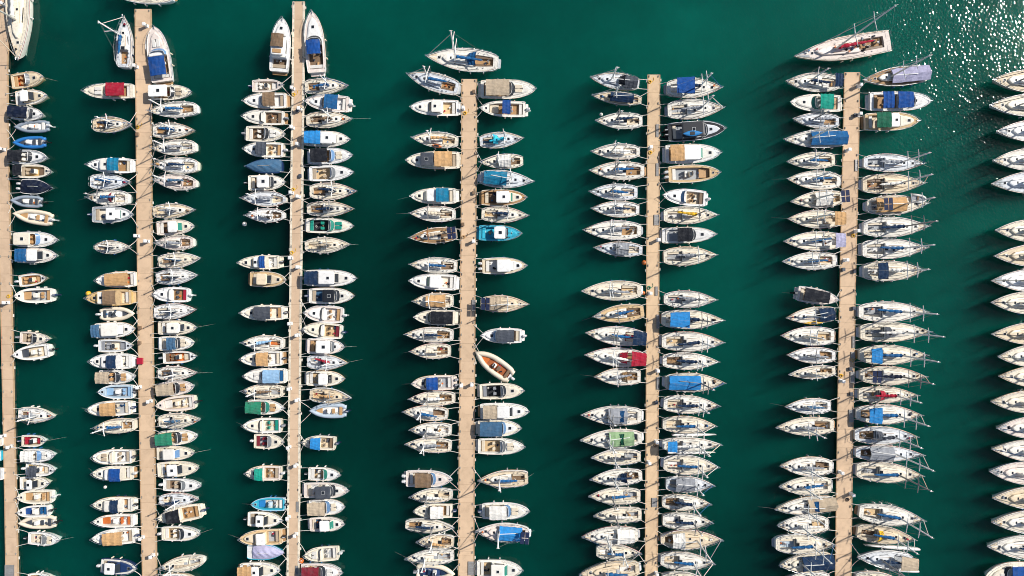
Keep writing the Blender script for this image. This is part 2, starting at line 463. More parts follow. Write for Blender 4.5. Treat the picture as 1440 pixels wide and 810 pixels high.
def clutter(parent, x0, x1, hw, z, rng, n):
    """rope coils, buckets and bags left lying about"""
    for _ in range(n):
        x, y = rng.uniform(x0, x1), rng.uniform(-hw, hw); k = rng.randrange(3)
        if k == 0:
            me = shared('coil', lambda: MB().tube([(.16 * (1 - .012 * i) * math.cos(i * .9), .16 * (1 - .012 * i) * math.sin(i * .9), .02 + .0025 * i) for i in range(30)], .022, 4).mesh('rope_coil', rope()))
            put('rope_coil', me, parent, (x, y, z), rng.uniform(0, 3), (1.1, 1.1, 1))
        elif k == 1:
            c = rng.choice(['blue', 'red', 'black', 'white', 'orange', 'grey'])
            me = shared('bucket' + c, lambda: MB().tube([(0, 0, 0), (0, 0, .28)], .12, 8, .16).mesh('bucket', plastic(c)))
            put('bucket', me, parent, (x, y, z))
        else:
            c = rng.choice(['navy', 'grey', 'tan', 'black', 'brown', 'darkgrey', 'white'])
            me = shared('bag' + c, lambda: MB().loft(rounded(-.3, .3, -.17, .17, .1, 2), [(0, .03), (.14, 0), (.24, .08)]).mesh('bag', fabric(c)))
            put('bag', me, parent, (x, y, z), rng.uniform(0, 3), (rng.uniform(.7, 1.1),) * 3)

def line_between(parent, a, b, sag=.25, r=.028):
    a, b = Vector(a), Vector(b)
    pts = [a.lerp(b, i / 5) - Vector((0, 0, sag * 4 * (i / 5) * (1 - i / 5))) for i in range(6)]
    MB().tube(pts, r, 4).build('mooring_line', rope(), parent)

# ------------------------------------------------------------------ boats
def sailing_boat(root, L, w, o, rng):
    H = Hull(L, w, o.get('sr', rng.uniform(.60, .78)), .42, o.get('p', 1.92), .62 + .045 * L, .28, rs=o.get('rs', (.07, .78)))
    gm = gel(o.get('hull', rng.choice(['white', 'white', 'ivory', 'ivory', 'cream'])))
    dk = o.get('deck', rng.choice(['ivory', 'white', 'cream', 'cream', 'pink', 'beige', 'pale']))
    dm = teak() if dk == 'teak' else nonskid(dk)
    ckc = o.get('ck', rng.choice(['teak', 'white', 'white', 'beige', 'teak', 'grey']))
    sole = teak() if ckc == 'teak' else (nonskid(ckc) if ckc in GEL else fabric(ckc))
    c0, c1 = .07, .33
    zf, co = build_hull(root, H, gm, dm, (c0, c1, .52, .5, w), sole)
    rub_rail(root, H, fabric(o['trim']) if 'trim' in o else rng.choice([fabric('navy'), fabric('darkred'), teak(), alu(), fabric('darkgrey')]))
    for s in (1, -1):
        hw = H.B(.2) * .5
        cushion(co, H.X(c0) + .1, H.X(c1) - .15, s * hw * .52 if s > 0 else -hw * .96, s * hw * .96 if s > 0 else -hw * .52, zf + .25, 'cream' if ckc != 'teak' else 'brown', 'bench') if rng.random() < .75 else None
    # coachroof
    D = H.D(.5); hc = .22 + .011 * L
    out = H.outline(.335, .77, .60, .42, 8, D, nose=.12)
    rings = [(D - .12, 0), (D + hc * .82, .06), (D + hc, .12), (D + hc + .04, (.30, .26 * H.w * .5))]
    cab = block('coachroof', root, out, rings, gel(o.get('roof', dk if dk in ('ivory', 'white', 'cream', 'pink', 'pale', 'beige') and rng.random() < .7 else 'ivory')))
    side_windows(cab, out, D + .06, .02, D + hc * .7, .065, glass('dark'), 2, 5, 3)
    ztop = D + hc + .03
    MB().box(H.X(.335) - .02, H.X(.335) + .55, -.28, .28, ztop - .03, ztop + .05, .02).build('companionway', glass('dark') if rng.random() < .6 else gel('grey'), cab)
    hatch(cab, H.X(.66), 0, ztop - .01 + .03, .42)
    if L > 8.5: hatch(cab, H.X(.47), rng.choice([-.25, .25]), ztop + .02, .34)
    hatch(root, H.X(.815), 0, H.D(.815) + .045, .40 if L > 8 else .34)
    for s in (1, -1):
        MB().tube([(H.X(.40), s * H.B(.5) * .34, ztop + .05), (H.X(.62), s * H.B(.5) * .30, ztop + .06)], .025, 4).build('grab_rail', teak(), cab)
    wm = shared('winch', lambda: MB().tube([(0, 0, 0), (0, 0, .08), (0, 0, .09), (0, 0, .18)], .085, 8, .06).mesh('winch', steel()))
    for t in (.20, .28):
        for s in (1, -1): put('winch', wm, root, (H.X(t), s * H.B(t) * .66, H.D(t) + .05))
    if L > 9.6:
        m = MB(); x = H.X(.13); R = .36
        m.tube([(x, R * math.cos(a * math.pi / 6), zf + .75 + R * math.sin(a * math.pi / 6)) for a in range(13)], .025, 4, cap=False)
        for a in range(3): m.tube([(x, R * math.cos(a * math.pi / 3), zf + .75 + R * math.sin(a * math.pi / 3)), (x, -R * math.cos(a * math.pi / 3), zf + .75 - R * math.sin(a * math.pi / 3))], .014, 4)
        m.box(x + .05, x + .3, -.12, .12, zf, zf + .95, .03)
        m.build('steering_wheel', steel(), root)
    else:
        MB().tube([(H.X(.05), 0, H.D(.05) + .3), (H.X(.20), rng.uniform(-.2, .2), H.D(.1) + .35)], .03, 5).build('tiller', teak(), root)
    bow_rail(root, H, .84, .55); stern_rail(root, H)
    anc = MB().box(H.X(1) - .55, H.X(1) + .12, -.07, .07, H.G(1) - .01, H.G(1) + .05, .02); anc.build('anchor_roller', steel(), root)
    clutter(root, H.X(.1), H.X(.3), H.B(.2) * .35, zf + .02, rng, 2)
    clutter(root, H.X(.78), H.X(.9), H.B(.85) * .4, H.D(.85) + .06, rng, 1)
    dark = varied('deck_track', (.10, .10, .105), .5, scale=4, amp=.2)
    for s in (1, -1):
        MB().tube([(H.X(t), s * H.B(t) * .80, H.D(t) + .03) for t in (.26, .36, .46, .56)], .028, 4).build('genoa_track', dark, root)
        TT = [.02 + .96 * (1 - (1 - i / 10) ** 1.3) for i in range(11)]
        MB().tube([(H.X(t), s * max(H.B(t) - .10, .02), H.G(t) + .02) for t in TT], .024, 4).build('toe_rail', teak() if rng.random() < .45 else dark, root)
        MB().tube([(H.X(.575), s * .12, ztop + .03), (H.X(.42), s * .3, ztop + .03), (H.X(.34), s * .42, ztop - .02)], .02, 3).build('halyard', rope() if rng.random() < .5 else dark, cab)
        st = MB(); zz = .6
        for t in (.14, .28, .42, .56, .70, .82): st.tube([(H.X(t), s * (H.B(t) - .07), H.G(t)), (H.X(t), s * (H.B(t) - .05), H.G(t) + zz)], .02, 3)
        st.tube([(H.X(t), s * (H.B(t) - .05), H.G(t) + zz) for t in (.10, .28, .42, .56, .70, .86)], .011, 3)
        st.build('lifeline', steel(), root)
        a0, a1 = .845, .95
        MB().add([(H.X(a0), s * .12 if s > 0 else -H.B(a0) * .72, H.D(a0) + .055), (H.X(a1), s * .06 if s > 0 else -H.B(a1) * .55, H.D(a1) + .055), (H.X(a1), H.B(a1) * .55 if s > 0 else -.06, H.D(a1) + .055), (H.X(a0), H.B(a0) * .72 if s > 0 else -.12, H.D(a0) + .055)], [(0, 1, 2, 3)]).build('nonskid_panel', nonskid('beige' if dk in ('cream', 'beige', 'ivory') else 'grey') if dk != 'teak' else teak(), root)
    MB().box(H.X(.335) - .08, H.X(.335) - .0, -H.B(.33) * .5, H.B(.33) * .5, H.D(.33) + .05, H.D(.33) + .12, .01).build('traveller', dark, root)
    if 'busy' in o:
        clutter(root, H.X(.12), H.X(.34), H.B(.2) * .7, H.D(.2) + .06, rng, 16); clutter(root, H.X(.35), H.X(.7), H.B(.5) * .5, ztop + .03, rng, 12); clutter(root, H.X(.75), H.X(.92), H.B(.85) * .6, H.D(.85) + .06, rng, 6)
    # rig
    tmast = .58; xm = H.X(tmast)
    u = min(1, max(0, (L - 8.5) / 4.5)); hm = o.get('mh', L * (.90 + .26 * u * u * (3 - 2 * u)) * rng.uniform(.96, 1.04))
    rm = min(.085 + .0065 * L, .155)
    mast_m = varied('mast_paint', (.78, .77, .74), .35, scale=3, amp=.08, rnd=.1) if rng.random() < .75 or 'lightmast' in o else varied('mast_dark', (.26, .25, .24), .35, scale=3, amp=.1)
    if 'wood' in o: mast_m = varied('varnished_wood', lin('#8a5a34'), .35, scale=4, amp=.2)
    mast = MB().tube([(xm, 0, ztop - .1), (xm - .01 * hm * .3, 0, hm * .5), (xm - .012 * hm, 0, hm)], rm, 7, rm * .62).build('mast', mast_m, root, True)
    for f in ((.55,) if L < 9 else (.42, .72)):
        for s in (1, -1):
            sl = w * (.46 if f < .6 else .36)
            MB().tube([(xm - .01 * hm, 0, hm * f), (xm - .25, s * sl, hm * f + .08)], .085, 4, .06).build('spreader', mast_m, mast)
    MB().tube([(xm - .012 * hm, 0, hm), (xm - .012 * hm, 0, hm + .45)], .012, 3).tube([(xm - .012 * hm - .3, 0, hm + .3), (xm - .012 * hm + .2, 0, hm + .3)], .035, 3).ball((xm - .012 * hm, 0, hm + .08), .16, .16, .1, 6, 4).build('masthead_vane', varied('mast_paint', (.78, .77, .74), .35), mast)
    fc = o.get('furl', rng.choice(['white', 'white', 'cream', 'blue', 'navy', 'white', 'grey']))
    fr = Vector((H.X(1) - .25, 0, H.G(1) + .2)); to = Vector((xm - .01 * hm, 0, hm * .93))
    MB().tube([fr, fr.lerp(to, .06), fr.lerp(to, .3), fr.lerp(to, .92), to], .045 + .002 * L, 6, .03).build('furled_jib', fabric(fc), root)
    MB().tube([(H.X(0) + .05, 0, H.G(0)), (xm - .012 * hm, 0, hm)], .014, 3).build('backstay', steel(), root)
    for s in (1, -1):
        MB().tube([(xm - .1, s * (H.B(tmast) - .1), H.G(tmast)), (xm - .25, s * w * .44, hm * (.55 if L < 9 else .42) + .08), (xm, 0, hm * .95)], .013, 3).build('shroud', steel(), root)
    zb = ztop + .75; bl = L * .37; ang = o.get('boom', rng.uniform(-.13, .13))
    bend = (xm - bl * math.cos(ang), bl * math.sin(ang), zb + .06)
    MB().tube([(xm - .1, 0, zb), bend], .065, 6).build('boom', mast_m, root)
    cov = o.get('cov', rng.choice(['white', 'grey', 'white', 'beige', 'darkgrey']))
    if cov and not o.get('tent'):
        P = []; n = 14; A = Vector((xm + .1, 0, zb + .12)); Bv = Vector(bend) + Vector((0, 0, .08)); nrm = Vector((math.sin(ang), math.cos(ang), 0))
        for i in range(n + 1):
            q = i / n; c = A.lerp(Bv, q); rw = (.30 - .17 * q) * (.8 + .022 * L) * (1 + .22 * math.sin(i * 2.1 + rng.random())) * (.35 if i in (0, n) else 1); rh = rw * (1.4 - .5 * q)
            P.append([tuple(c + nrm * (rw * math.cos(a * math.pi / 4)) + Vector((0, 0, rh * math.sin(a * math.pi / 4) * .8))) for a in range(9)])
        MB().grid(P).build('sail_cover', fabric(cov), root)
    look = None
    if 'dod' in o:
        d = sheet('dodger', root, H.X(.30), H.X(.41), H.B(.35) * .62, H.B(.4) * .5, ztop + .75, ztop + .18, .22, fabric(o['dod']), rng, drop=.06, bow=.18)
        MB().grid([[(H.X(.41) + .16, y * H.B(.4) * .34, ztop + .26) for y in (-1, 0, 1)], [(H.X(.385) + .13, y * H.B(.4) * .36, ztop + .50) for y in (-1, 0, 1)]], flip=True).build('window', glass('grey'), d)
    if 'bim' in o:
        c, t0, t1 = o['bim']; z = H.D(.2) + 1.75
        b = sheet('bimini', root, H.X(t0), H.X(t1), H.B(max(t0, .08)) * .84, H.B(t1) * .84, z, z, .14, fabric(c), rng)
        hoops(b, H.X(t0), H.X(t1), H.B(.2) * .8, z, H.G(.2))
    if 'tent' in o:
        c, t0, t1 = o['tent']; z = zb - .25
        sheet('boom_tent', root, H.X(t0), H.X(t1), H.B(max(t0, .1)) * .86, H.B(t1) * .80, z - .25, z - .25, .55, fabric(c), rng, ridge=True, drop=.2, nx=13, ny=11)
    if 'sol' in o:
        t0 = o['sol']
        for k in range(2):
            for s in (1, -1):
                x = H.X(t0) + k * .75
                MB().box(x, x + .65, .05 if s > 0 else -1.0, 1.0 if s > 0 else -.05, H.D(.1) + 2.0, H.D(.1) + 2.04, .01).build('solar_panel', solar(), root)
        MB().tube([(H.X(t0), -1, H.D(.1) + 1.97), (H.X(t0), 1, H.D(.1) + 1.97)], .03, 4).tube([(H.X(t0), -1, H.D(.1) + 1.97), (H.X(.04), -H.B(0) + .1, H.D(0))], .03, 4).tube([(H.X(t0), 1, H.D(.1) + 1.97), (H.X(.04), H.B(0) - .1, H.D(0))], .03, 4).build('stern_arch', steel(), root)
    fenders(root, H, rng, 2 if L < 9 else 3); cleat(root, H)
    if L > 8.8:   # sugar-scoop stern platform
        MB().loft(rounded(H.X(0) - .42, H.X(0) + .1, -H.B(0) * .86, H.B(0) * .86, .34, 4), [(.25, 0), (.42, 0), (.44, .04)], True).build('swim_platform', rng.choice([teak(), nonskid('grey'), nonskid('pale'), nonskid('pale')]), root)
    return H

def windshield(root, H, t0, t1, zb, h, gc, rng, f=.80):
    """raked wrap-round screen: glass band and frame"""
    n = 10; lo, hi = [], []
    for i in range(n + 1):
        a = math.pi * (i / n - .5); b = H.B((t0 + t1) / 2)
        x = H.X(t0) + (H.X(t1) - H.X(t0)) * math.cos(a) ** .7; y = b * f * math.sin(a) * (1 if abs(math.sin(a)) < .99 else 1)
        lo.append((x, y, zb)); hi.append((x - h * 1.25 * math.cos(a) - .02, y * .86, zb + h))
    g = MB().grid([lo, hi]).build('windshield', glass(gc), root)
    MB().tube(hi, .03, 4).tube(lo, .03, 4).build('windshield_frame', gel('white') if rng.random() < .6 else alu(), g)
    return hi

def motor_boat(root, L, w, o, rng):
    st = o.get('st', 'cruise')
    H = Hull(L, w, rng.uniform(.88, .96), .38, o.get('p', rng.uniform(2.3, 3.0)), .55 + .05 * L, .38, rng.uniform(.62, .8), rs=(.035, .93))
    gm = gel(o.get('hull', rng.choice(['white', 'white', 'ivory', 'cream'])))
    dk = o.get('deck', rng.choice(['white', 'ivory', 'cream', 'pink', 'white']))
    dm = teak() if dk == 'teak' else nonskid(dk)
    ckc = o.get('ck', rng.choice(['white', 'cream', 'beige', 'teak', 'grey']))
    sole = teak() if ckc == 'teak' else (nonskid(ckc) if ckc in GEL else fabric(ckc))
    ct1 = {'cruise': .50, 'cabin': .30, 'open': .80, 'fly': .30}[st]
    ct1 = o.get('ct1', ct1)
    cwf = .74 if st != 'open' else .70
    zf, co = build_hull(root, H, gm, dm, (.06, ct1, cwf, .55, w), sole)
    rub_rail(root, H, rng.choice([rubber(), fabric('navy'), alu(), fabric('darkgrey'), teak()]))
    if L > 6.5 or not o.get('ob'):
        MB().loft(rounded(H.X(0) - .45, H.X(0) + .05, -H.B(0) * .86, H.B(0) * .86, .12, 2), [(.2, 0), (.36, 0), (.38, .03)], True).build('swim_platform', teak() if rng.random() < .35 else dm, root)
    if o.get('ob'): outboard(root, H, rng, o['ob'], o.get('obc'))
    vin = o.get('seat', rng.choice(['white', 'cream', 'white', 'beige', 'tan']))
    hwc = H.B(.2) * cwf * .92
    cushion(co, H.X(.075), H.X(.075) + .55, -hwc, hwc, zf + .32, o.get('bench', vin), 'stern_bench')
    zd = H.D(.6)
    if st in ('cruise',):
        for s in (1, -1): put('helm_seat', seat_mesh(vin), co, (H.X(.34), s * hwc * .5, zf), 0)
        hwd = H.B(.5) * .74
        block('dashboard', root, rounded(H.X(.47), H.X(.56), -hwd, hwd, .1, 2), [(zf, 0), (H.D(.5) + .22, 0), (H.D(.5) + .28, .06)], gm)
        trunk = H.outline(.53, .90, .74, .5, 7, H.D(.7), nose=.3)
        tr = block('foredeck_trunk', root, trunk, [(H.D(.7) - .1, 0), (H.D(.7) + .18, .06), (H.D(.7) + .25, (.3, .3))], dm if rng.random() < .5 else gm)
        hatch(tr, H.X(.74), 0, H.D(.74) + .235, .46)
        if rng.random() < .35:
            for s in (1, -1): cushion(tr, H.X(.62), H.X(.76), .05 if s > 0 else -.62, .62 if s > 0 else -.05, H.D(.7) + .25, vin, 'sun_pad')
        wt = .50
        for key in ('can', 'top'):
            if key in o: wt = max([wt] + [c[2] for c in (o[key] if isinstance(o[key], list) else [o[key]])])
        wt = min(wt, .70)
        windshield(root, H, wt - .03, wt + .11, H.D(.52) + .2, .45, o.get('win', rng.choice(['dark', 'dark', 'grey', 'blue'])), rng)
        clutter(co, H.X(.12), H.X(.42), hwc * .7, zf + .02, rng, 3)
    elif st in ('cabin', 'fly'):
        t0, t1 = o.get('house', (ct1 + .01, .66))
        D = H.D(.5); hh = .95
        trunk = H.outline(t1 - .02, .90, .72, .5, 7, H.D(.75), nose=.35)
        tr = block('foredeck_trunk', root, trunk, [(H.D(.75) - .1, 0), (H.D(.75) + .22, .06), (H.D(.75) + .29, (.3, .3))], gm)
        hatch(tr, H.X(.80), 0, H.D(.8) + .27, .46)
        out = H.outline(t0, t1, .74, .66, 6, D)
        rings = [(D - .15, 0), (D + .30, .02), (D + hh, (.52, .12))]
        house = block('cabin', root, out, rings, gm)
        side_windows(house, out, D + .36, .03, D + hh * .92, .11, glass('dark'), 1, 5, 3)
        # front screen
        g = o.get('win', 'dark'); x1 = H.X(t1); b = H.B(t1) * .62
        MB().grid([[(x1 + .03, -b * .95, D + .32), (x1 + .03, b * .95, D + .32)], [(x1 - .46, -b * .88, D + hh - .01), (x1 - .46, b * .88, D + hh - .01)]], flip=False).build('windshield', glass(g), house)
        rx0, rx1 = H.X(t0) - .1, H.X(t1) - .50
        rw = H.B(.5) * .74
        roof = block('cabin_roof', house, rounded(rx0, rx1, -rw, rw, .22, 3), [(D + hh - .02, .03), (D + hh + .03, 0), (D + hh + .07, .02), (D + hh + .11, .16)], gel(o.get('roof', rng.choice(['white', 'white', 'ivory']))), True)
        if 'roofhatch' in o or rng.random() < .6: hatch(root, (rx0 + rx1) / 2 + rng.uniform(-.2, .3), 0, D + hh + .11, .42)
        if st == 'fly':
            block('flybridge', root, rounded(rx0 + .2, rx1 - .3, -rw * .8, rw * .8, .3, 3), [(D + hh + .1, 0), (D + hh + .6, .03), (D + hh + .62, .10)], gm)
            cushion(root, rx0 + .45, rx0 + 1.1, -rw * .6, rw * .6, D + hh + .62, 'tan', 'flybridge_seat')
        clutter(co, H.X(.15), H.X(ct1) - .2, hwc * .7, zf + .02, rng, 3)
    else:
        cx = H.X(.44)
        con = block('console', co, rounded(cx - .35, cx + .4, -.42, .42, .14, 2), [(zf, 0), (zf + .85, .05), (zf + .95, .14)], gm)
        MB().grid([[(cx + .3, -.36, zf + .9), (cx + .36, 0, zf + .9), (cx + .3, .36, zf + .9)], [(cx + .02, -.34, zf + 1.25), (cx + .08, 0, zf + 1.25), (cx + .02, .34, zf + 1.25)]], flip=False).build('windshield', glass(o.get('win', 'dark')), con)
        for s in (1, -1): put('helm_seat', seat_mesh(vin), co, (cx - .85, s * .28, zf))
        hw = H.B(.65) * .6
        cushion(co, H.X(.60), H.X(.79), -hw * .9, hw * .9, zf + .25, o.get('pad', vin), 'sun_pad')
        hatch(root, H.X(.87), 0, H.D(.87) + .04, .32)
        clutter(co, H.X(.15), H.X(.75), hwc * .7, zf + .02, rng, 4)
    if 'can' in o:
        for c, t0, t1 in (o['can'] if isinstance(o['can'], list) else [o['can']]):
            z = (H.D(.5) + (1.25 if st == 'cabin' and t1 > .4 else 1.05)) if st != 'fly' else H.D(.5) + 1.85
            if st == 'open': z = zf + 1.95
            b = sheet('canopy', root, H.X(t0), H.X(t1), H.B(t0) * o.get('cw', .86), H.B(t1) * o.get('cw', .84), z, z + .08, .16, fabric(c), rng)
            hoops(b, H.X(t0), H.X(t1), H.B((t0 + t1) / 2) * (o.get('cw', .84) - .02), z, H.G(.3))
    if 'top' in o:   # rigid top
        c, t0, t1 = o['top']; z = H.D(.5) + 1.2; hw = H.B((t0 + t1) / 2) * .78
        hm_ = gel(c) if c in GEL else fabric(c)
        tp = block('hardtop', root, rounded(H.X(t0), H.X(t1), -hw, hw, .25, 3), [(z, .04), (z + .05, 0), (z + .1, .03), (z + .13, .25)], hm_, True)
        for x in (H.X(t0) + .25, H.X(t1) - .25):
            for s in (1, -1): MB().tube([(x, s * (hw - .12), z + .02), (x + .1, s * (hw + .02), H.D(.4))], .035, 4).build('hardtop_post', gm, tp)
        hatch(root, H.X((t0 + t1) / 2) + .1, 0, z + .13, .5)
    if st != 'open' or L > 6.5: bow_rail(root, H, .60 if st != 'open' else .7, .42)
    fenders(root, H, rng, 2); cleat(root, H)
    MB().box(H.X(1) - .45, H.X(1) + .15, -.08, .08, H.G(1) - .01, H.G(1) + .06, .02).build('anchor_roller', steel(), root)
    return H

def covered_boat(root, L, w, o, rng):
    H = Hull(L, w, .9, .38, 2.2, .6 + .045 * L, .35)
    build_hull(root, H, gel(o.get('hull', 'white')), nonskid('white'))
    if o.get('ob', 1): outboard(root, H, rng, o.get('ob', 1), o.get('obc', 'white'))
    c, t0, t1 = o['cover']; P = []; n = 14
    for i in range(n + 1):
        t = t0 + (t1 - t0) * i / n; row = []
        b = max(H.B(min(t, .995)) + .05, .1); e = math.sin(math.pi * min(1, max(.02, i / n)) ** .8) ** .5
        for k in range(11):
            v = -1 + .2 * k
            z = H.G(t) - .22 + (.22 + .62 * e * (1 - abs(v) ** 1.6)) * (1 if abs(v) < .99 else 0) + .05 * math.sin(i * 1.9 + k * 1.3) * (1 - abs(v))
            row.append((H.X(t), v * b, z))
        P.append(row)
    cv = MB().grid(P, flip=True)
    cv.add(list(P[0]) + [(p[0], p[1], H.G(0) - .3) for p in reversed(P[0])], [tuple(range(22))])
    cv.build('boat_cover', fabric(c), root)
    MB().tube([(H.X(.3), -.02, H.G(.3) + .66), (H.X(.5), .02, H.G(.5) + .68), (H.X(.62), .0, H.G(.6) + .63)], .03, 4).build('cover_strap', rope(), root)
    fenders(root, H, rng, 2)
    MB().box(H.X(1) - .3, H.X(1) + .15, -.08, .08, H.G(1) - .01, H.G(1) + .07, .02).build('anchor_roller', steel(), root)
    return H

def inflatable(root, L, w, o, rng):
    H = Hull(L, w, .88, .35, 2.6, .55, .25, .8)
    R = w * .135; n = 10
    T = [i / 14 for i in range(15)]
    side = []
    for t in T:
        side.append((H.X(t * .93 + .0) + .02 * L, max(H.B(t * .965) - R, .12) if t < 1 else 0, .42 + .28 * t ** 3))
    path = side[:-1] + [(H.X(.95) + .03 * L - R * .2, 0, .72)] + [(x, -y, z) for x, y, z in reversed(side[:-1])]
    tube = MB().tube([(side[0][0] - .28, side[0][1], .42)] + path + [(side[0][0] - .28, -side[0][1], .42)], R, n)
    tube.build('inflatable_tube', varied('hypalon_' + o.get('tube', 'grey'), lin({'grey': '#8c97a3', 'blue': '#2470b4', 'cream': '#ddd0ba', 'white': '#dcdad4', 'paleblue': '#a9b6c2'}[o.get('tube', 'grey')]), .55, scale=3, amp=.08, rnd=.08), root, True)
    fl = H.outline(.02, .90, .76, .70, 8, H.D(.5), nose=.3)
    fc = o.get('floor', 'white')
    fm = teak() if fc == 'teak' else (varied('teak_red', lin('#a0582c'), .6, scale=3, amp=.2) if fc == 'redteak' else nonskid(fc))
    block('deck', root, [(x, y) for x, y, z in fl], [(-.1, 0), (.40, 0), (.42, .03)], fm, True)
    MB().loft([(x * .96, y * .9) for x, y, z in fl], [(-.3, .2), (.1, 0)], True).build('hull', gel('white'), root)
    cx = H.X(.46); gm = gel('white')
    con = block('console', root, rounded(cx - .3, cx + .38, -.38, .38, .14, 2), [(.42, 0), (1.15, .05), (1.25, .14)], gm)
    MB().grid([[(cx + .28, -.32, 1.2), (cx + .28, .32, 1.2)], [(cx, -.3, 1.55), (cx, .3, 1.55)]]).build('windshield', glass('dark'), con)
    sc = o.get('seat', rng.choice(['grey', 'white', 'cream', 'darkgrey']))
    cushion(root, cx - 1.1, cx - .55, -.42, .42, .75, sc, 'helm_seat')
    block('seat_base', root, rounded(cx - 1.05, cx - .6, -.38, .38, .08, 2), [(.42, 0), (.76, 0)], gm)
    hw = H.B(.7) * .45
    cushion(root, H.X(.64), H.X(.82), -hw, hw, .46, o.get('pad', sc), 'sun_pad')
    cushion(root, H.X(.08), H.X(.08) + .5, -H.B(.1) * .6, H.B(.1) * .6, .62, sc, 'stern_bench')
    block('transom', root, rounded(H.X(.0), H.X(.05), -H.B(0) * .66, H.B(0) * .66, .05, 1), [(0, 0), (.62, 0)], gm)
    if 'top' in o:
        b = sheet('canopy', root, cx - 1.2, cx + .35, w * .3, w * .3, 2.0, 2.0, .1, fabric(o['top']), rng)
        hoops(b, cx - 1.2, cx + .35, w * .28, 2.0, .45)
    outboard(root, H, rng, o.get('ob', 1), o.get('obc', None))
    clutter(root, H.X(.15), H.X(.6), hw, .45, rng, 3)
    return H

def trimaran(root, L, w, o, rng):
    """slim main hull with two folded floats alongside"""
    oo = dict(o); oo.setdefault('sr', .7)
    H = sailing_boat(root, L, w * .74, oo, rng)
    for s, x0, x1 in ((1, *o['ama'][0]), (-1, *o['ama'][1])):
        Lf = (x1 - x0) * L; F = Hull(Lf, .52, .7, .4, 2.0, .55, .15)
        m = MB(); rows = []
        for i in range(13):
            t = i / 12; b = F.B(t); x = (x0 + (x1 - x0) * t - .5) * L; y0 = s * (w * .5 - .1)
            rows.append([(x, y0 - b, .3), (x, y0 - b * .9, .68), (x, y0, .78), (x, y0 + b * .9, .68), (x, y0 + b, .3), (x, y0 + b * .6, -.2), (x, y0 - b * .6, -.2), (x, y0 - b, .3)])
        m.grid(rows, flip=True); m.add(rows[0][:-1], [tuple(range(7))]); m.add(rows[-1][:-1], [tuple(range(6, -1, -1))])
        f = m.build('float', gel('white'), root)
        for u in (.3, .7):
            x = (x0 + (x1 - x0) * u - .5) * L
            MB().tube([(x, s * w * .28, H.D(.5)), (x + .1, s * (w * .5 - .1), .74)], .09, 5).build('float_arm', alu(), f)
    return H

# ------------------------------------------------------------------ piers
# rows of (photo y, left edge x, right edge x) read at deck level
PIER = [
    dict(rows=[(-60, -11, 12.4), (87, -8, 12.4), (88, -7, 11), (200, -5, 12), (300, -2.5, 14), (400, -.5, 16.6), (500, 1.8, 18.7), (600, 4, 20.8), (700, 6, 23.4), (810, 7.6, 26), (880, 9.5, 28)], edge=0, tone=1),
    dict(rows=[(12.5, 189.3, 212.6), (118, 190.3, 213.6), (200, 191, 213.2), (300, 191.7, 214), (400, 193, 214.8), (500, 194, 216), (600, 195.5, 217.4), (700, 197.3, 219), (810, 199.8, 220.8), (880, 201, 222)], edge=0, tone=0),
    dict(rows=[(2, 411.4, 428.6), (110, 410.4, 428.2), (200, 409, 427), (300, 408, 426), (400, 407, 424.6), (500, 406, 423.4), (600, 405, 422.4), (700, 404, 422), (810, 403, 421.2), (880, 402, 420.4)], edge=1, tone=1),
    dict(rows=[(111, 648.9, 671), (210, 648.6, 670.8), (310, 648, 669.8), (410, 647, 668.6), (500, 646.3, 668.3), (610, 645.2, 667.6), (810, 644, 667), (880, 643.5, 666.5)], edge=2, tone=0),
    dict(rows=[(104.8, 910.6, 928.6), (200, 910, 928.1), (280, 909.5, 927.8), (350, 909, 927.3), (450, 908.6, 927), (520, 908.4, 926.8), (620, 908, 926.2), (810, 906.8, 925), (880, 906.4, 924.6)], edge=2, tone=2),
    dict(rows=[(101.5, 1187.5, 1209.6), (200, 1185.4, 1208.2), (300, 1182.8, 1206), (400, 1181, 1203.5), (500, 1179, 1202), (610, 1177, 1199.9), (700, 1175.8, 1198.6), (810, 1174.5, 1197.3), (880, 1173.8, 1196.6)], edge=0, tone=0),
]
ORD = 'first second third fourth fifth sixth seventh eighth ninth tenth eleventh twelfth thirteenth fourteenth fifteenth sixteenth seventeenth eighteenth nineteenth twentieth twenty-first twenty-second twenty-third twenty-fourth twenty-fifth twenty-sixth twenty-seventh twenty-eighth twenty-ninth thirtieth thirty-first thirty-second thirty-third thirty-fourth thirty-fifth'.split()
PZ = .52
def pier_edges(p, y):
    R = PIER[p]['rows']
    if y <= R[0][0]: return R[0][1], R[0][2]
    for a, b in zip(R, R[1:]):
        if y <= b[0]:
            u = (y - a[0]) / (b[0] - a[0]); return a[1] + (b[1] - a[1]) * u, a[2] + (b[2] - a[2]) * u
    return R[-1][1], R[-1][2]

